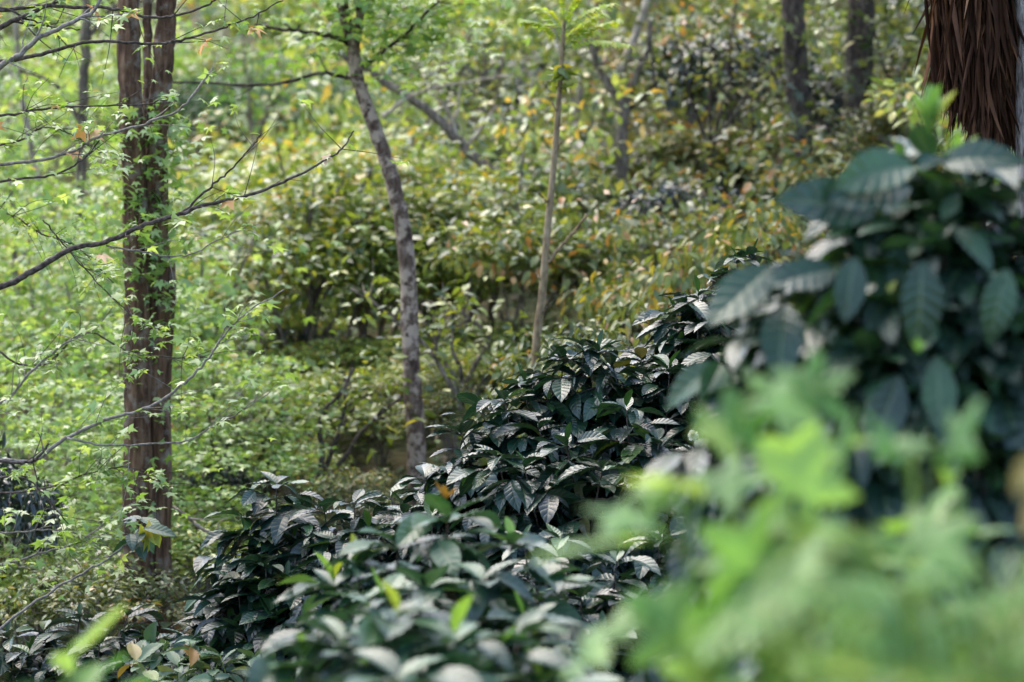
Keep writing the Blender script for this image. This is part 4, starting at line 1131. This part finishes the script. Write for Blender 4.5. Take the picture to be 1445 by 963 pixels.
def thin_tree(label, px, d, top, lean, mat, leaf, seed, rr=4.6, nl=80, ls=0.10):
    rng = np.random.default_rng(seed)
    x = (px - 722.5) / FPX * d
    by = 481.5 - (float(ground_z(x, d)) - CAM_Z) / d * FPX
    r, b = tree_root('thin_tree', px, by, d, label, 'tree', 'thin trees on the slope')
    fork = by + (top - by) * rng.uniform(0.35, 0.55)
    fx = px + lean * 0.45
    g = Geo(); tube(g, smooth_path([b, P(px + lean * 0.15, (by + fork) / 2, d), P(fx, fork, d)], 8), pr(rr * 1.2, d), pr(rr, d), 9, lump=0.08, wob=0.008)
    g.build('trunk', M[mat], r)
    for k in range(4):
        ex = fx + lean * 0.55 + (k - 1.5) * rng.uniform(25, 60) * 20 / d
        ey = top + rng.uniform(-30, 50)
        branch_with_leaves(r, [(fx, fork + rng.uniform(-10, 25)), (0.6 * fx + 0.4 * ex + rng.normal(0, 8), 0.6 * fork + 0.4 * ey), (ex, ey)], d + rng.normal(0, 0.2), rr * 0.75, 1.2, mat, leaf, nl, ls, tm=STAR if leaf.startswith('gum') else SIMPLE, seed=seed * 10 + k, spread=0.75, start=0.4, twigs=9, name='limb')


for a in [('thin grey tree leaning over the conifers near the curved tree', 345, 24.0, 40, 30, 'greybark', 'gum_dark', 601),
          ('pale thin tree between the curved tree and the leaning grey trunk', 575, 23.0, 30, 35, 'palebark', 'lime', 602),
          ('thin grey tree rising behind the lower end of the leaning grey trunk', 700, 25.0, 40, -30, 'greybark', 'grey', 603),
          ('thin tree whose forks stand just beside the sapling crown', 825, 24.0, 20, -25, 'palebark', 'grey', 604),
          ('thin dark tree between the pale forked tree and the first dark trunk', 985, 21.0, 10, 40, 'darkbark', 'grey', 605),
          ('thin crooked tree touching the first dark trunk', 1075, 22.0, 60, -35, 'greybark', 'grey', 606),
          ('thin tree beside the second dark trunk, nearer the palm', 1265, 22.0, 20, -20, 'darkbark', 'olive', 607),
          ('thin tree low on the slope beside the thin sapling', 690, 17.5, 230, 30, 'greybark', 'olive', 608),
          ('thin bright leaved tree between twin trunk and curved tree', 300, 15.5, 330, -40, 'greybark', 'gum', 609),
          ('thin tree with olive leaves in front of the yellow green shrubs', 425, 17.0, 230, 35, 'twig', 'olive', 610)]:
    thin_tree(*a)

# the scrub farther up the slope reads as one mass per colour
def far_scrub(name, mat, label, cells, leaf, tm, seed, per=700):
    rng = np.random.default_rng(seed)
    g = Geo()
    pos, dr, nm, sz, rn = [], [], [], [], []
    for (x, y, R, Hh) in cells:
        z0 = float(ground_z(x, y)); tint = rng.normal(0, 0.17)
        for c in range(9):
            a = rng.uniform(0, 6.28); rr = R * math.sqrt(rng.uniform()) * 0.9
            cz = Hh * rng.uniform(0.25, 0.95) * math.sqrt(1 - 0.7 * (rr / R) ** 2)
            n = per // 9
            u = unit(rng.normal(0, 1, (n, 3)))
            rad = R * rng.uniform(0.3, 0.5) * rng.uniform(0.4, 1, n) ** 0.5
            pos.append(np.array([x + rr * math.cos(a), y + rr * math.sin(a), z0 + cz]) + u * rad[:, None] * [1, 1, 0.6])
            dr.append(u + rng.normal(0, 0.6, (n, 3)) - [0, 0, 0.2]); nm.append(u * 0.5 + [0, 0, 1] + rng.normal(0, 0.45, (n, 3)))
            sz.append(leaf * rng.uniform(0.6, 1.3, n) * np.clip(0.58 + (y - 15) / 30, 0.6, 1.6)); rn.append(np.clip(rng.uniform(0, 0.97, n) + rng.normal(0, 0.08) + tint, 0, 1) * 0.985)
    scatter(g, tm, np.concatenate(pos), np.concatenate(dr), np.concatenate(nm), np.concatenate(sz), np.concatenate(rn), rng)
    o = g.build(name, M[mat])
    tag(o, label, None, None, 'stuff')


cells = {'olive': [], 'lime': [], 'grey': [], 'gum': [], 'orange': []}
rng = np.random.default_rng(77)
y = 15.5
while y < 85:
    stp = 1.1 + 0.045 * (y - 15)
    half = 0.2118 * y + 2.0
    x = -half + rng.uniform(0, 1)
    while x < half:
        xx, yy = x + rng.normal(0, 0.25), y + rng.normal(0, 0.3)
        R = stp * rng.uniform(0.6, 0.95)
        Hh = R * rng.uniform(1.1, 3.0)
        px, py = proj((xx, yy, float(ground_z(xx, yy)) + Hh))
        u = rng.uniform()
        if px < 260: k = 'gum' if u < 0.5 else ('lime' if u < 0.75 else 'grey')
        elif px < 640: k = ('lime' if u < 0.85 else 'olive') if py < 340 else ('olive' if u < 0.4 else ('grey' if u < 0.8 else 'gum'))
        elif px < 800: k = ('lime' if u < 0.35 else 'grey') if py < 200 else ('olive' if u < 0.6 else 'grey')
        elif px < 1150: k = ('grey' if u < 0.8 else 'lime') if py < 260 else ('grey' if u < 0.8 else 'orange')
        else: k = 'grey' if u < 0.75 else ('lime' if u < 0.85 else 'orange')
        if yy < 23: Hh = min(Hh, 1.5)
        if 560 < px < 760 and yy < 22: Hh = min(Hh, 0.7)
        if 830 < px < 1260 and yy < 22.5: Hh = min(Hh, 0.75)
        if 260 < px < 500 and yy < 30: Hh = min(Hh, 1.0)
        if 280 < px < 720 and yy < 17.2: x += stp * 1.45; continue
        near = yy < 19 and (py > 470)
        if rng.uniform() < (0.45 if near else 0.93): cells[k].append((xx, yy, R, Hh))
        x += stp * 1.45
    y += stp * 1.2
far_scrub('yellow_green_scrub', 'lime', 'pale yellow green scrub covering the upper slope', cells['lime'], 0.15, SIMPLE, 401, 720)
far_scrub('olive_scrub', 'olive', 'olive scrub across the middle of the slope', cells['olive'], 0.14, SIMPLE, 402, 720)
far_scrub('grey_green_scrub', 'grey', 'grey green scrub around the pale forked tree and the dark trunks', cells['grey'], 0.14, SIMPLE, 403, 720)
far_scrub('fresh_green_scrub', 'gum', 'fresh green saplings massed behind the reddish twin trunk', cells['gum'], 0.12, STAR, 404)
if cells['orange']: far_scrub('yellowing_scrub', 'orange', 'yellowing undergrowth scattered below the dark trunks', cells['orange'], 0.11, SIMPLE, 405)

# ------------------------------------------------------------------ light, camera
w = bpy.data.worlds.new('World'); sc.world = w; w.use_nodes = True
nt = w.node_tree; nt.nodes.clear()
out = nt.nodes.new('ShaderNodeOutputWorld'); bg = nt.nodes.new('ShaderNodeBackground'); sky = nt.nodes.new('ShaderNodeTexSky')
SUN_EL, SUN_AZ = math.radians(58), math.radians(-35)      # sun high, ahead and to the left
sky.sky_type = 'NISHITA'; sky.sun_disc = False; sky.sun_elevation = SUN_EL; sky.sun_rotation = SUN_AZ
sky.air_density = 0.9; sky.dust_density = 6.0; sky.ozone_density = 0.4; sky.altitude = 1200
bg.inputs[1].default_value = 0.15
nt.links.new(sky.outputs[0], bg.inputs[0]); nt.links.new(bg.outputs[0], out.inputs[0])
L = bpy.data.lights.new('sun', 'SUN'); L.energy = 0.6; L.angle = math.radians(60); L.color = (1.0, 0.93, 0.80)
lo = bpy.data.objects.new('sun', L); COL.objects.link(lo)
sd = Vector((math.sin(SUN_AZ) * math.cos(SUN_EL), math.cos(SUN_AZ) * math.cos(SUN_EL), math.sin(SUN_EL)))
lo.rotation_euler = sd.to_track_quat('Z', 'Y').to_euler()

cam = bpy.data.cameras.new('camera'); co = bpy.data.objects.new('camera', cam); COL.objects.link(co)
co.location = (0, 0, CAM_Z); co.rotation_euler = (math.radians(90), 0, 0)
cam.lens = 85; cam.sensor_width = 36; cam.clip_end = 500; cam.clip_start = 0.05
cam.dof.use_dof = True; cam.dof.focus_distance = 8.9; cam.dof.aperture_fstop = 2.8
sc.camera = co
sc.view_settings.view_transform = 'Standard'; sc.view_settings.look = 'None'
sc.view_settings.exposure = 2.2; sc.view_settings.gamma = 1
sc.render.resolution_x, sc.render.resolution_y = 1024, 682
cy = sc.cycles
cy.max_bounces = 6; cy.diffuse_bounces = 3; cy.glossy_bounces = 2; cy.transmission_bounces = 4; cy.transparent_max_bounces = 4
cy.caustics_reflective = False; cy.caustics_refractive = False
cy.use_denoising = True
try: cy.denoiser = 'OPENIMAGEDENOISE'
except Exception: pass
cy.sample_clamp_indirect = 6
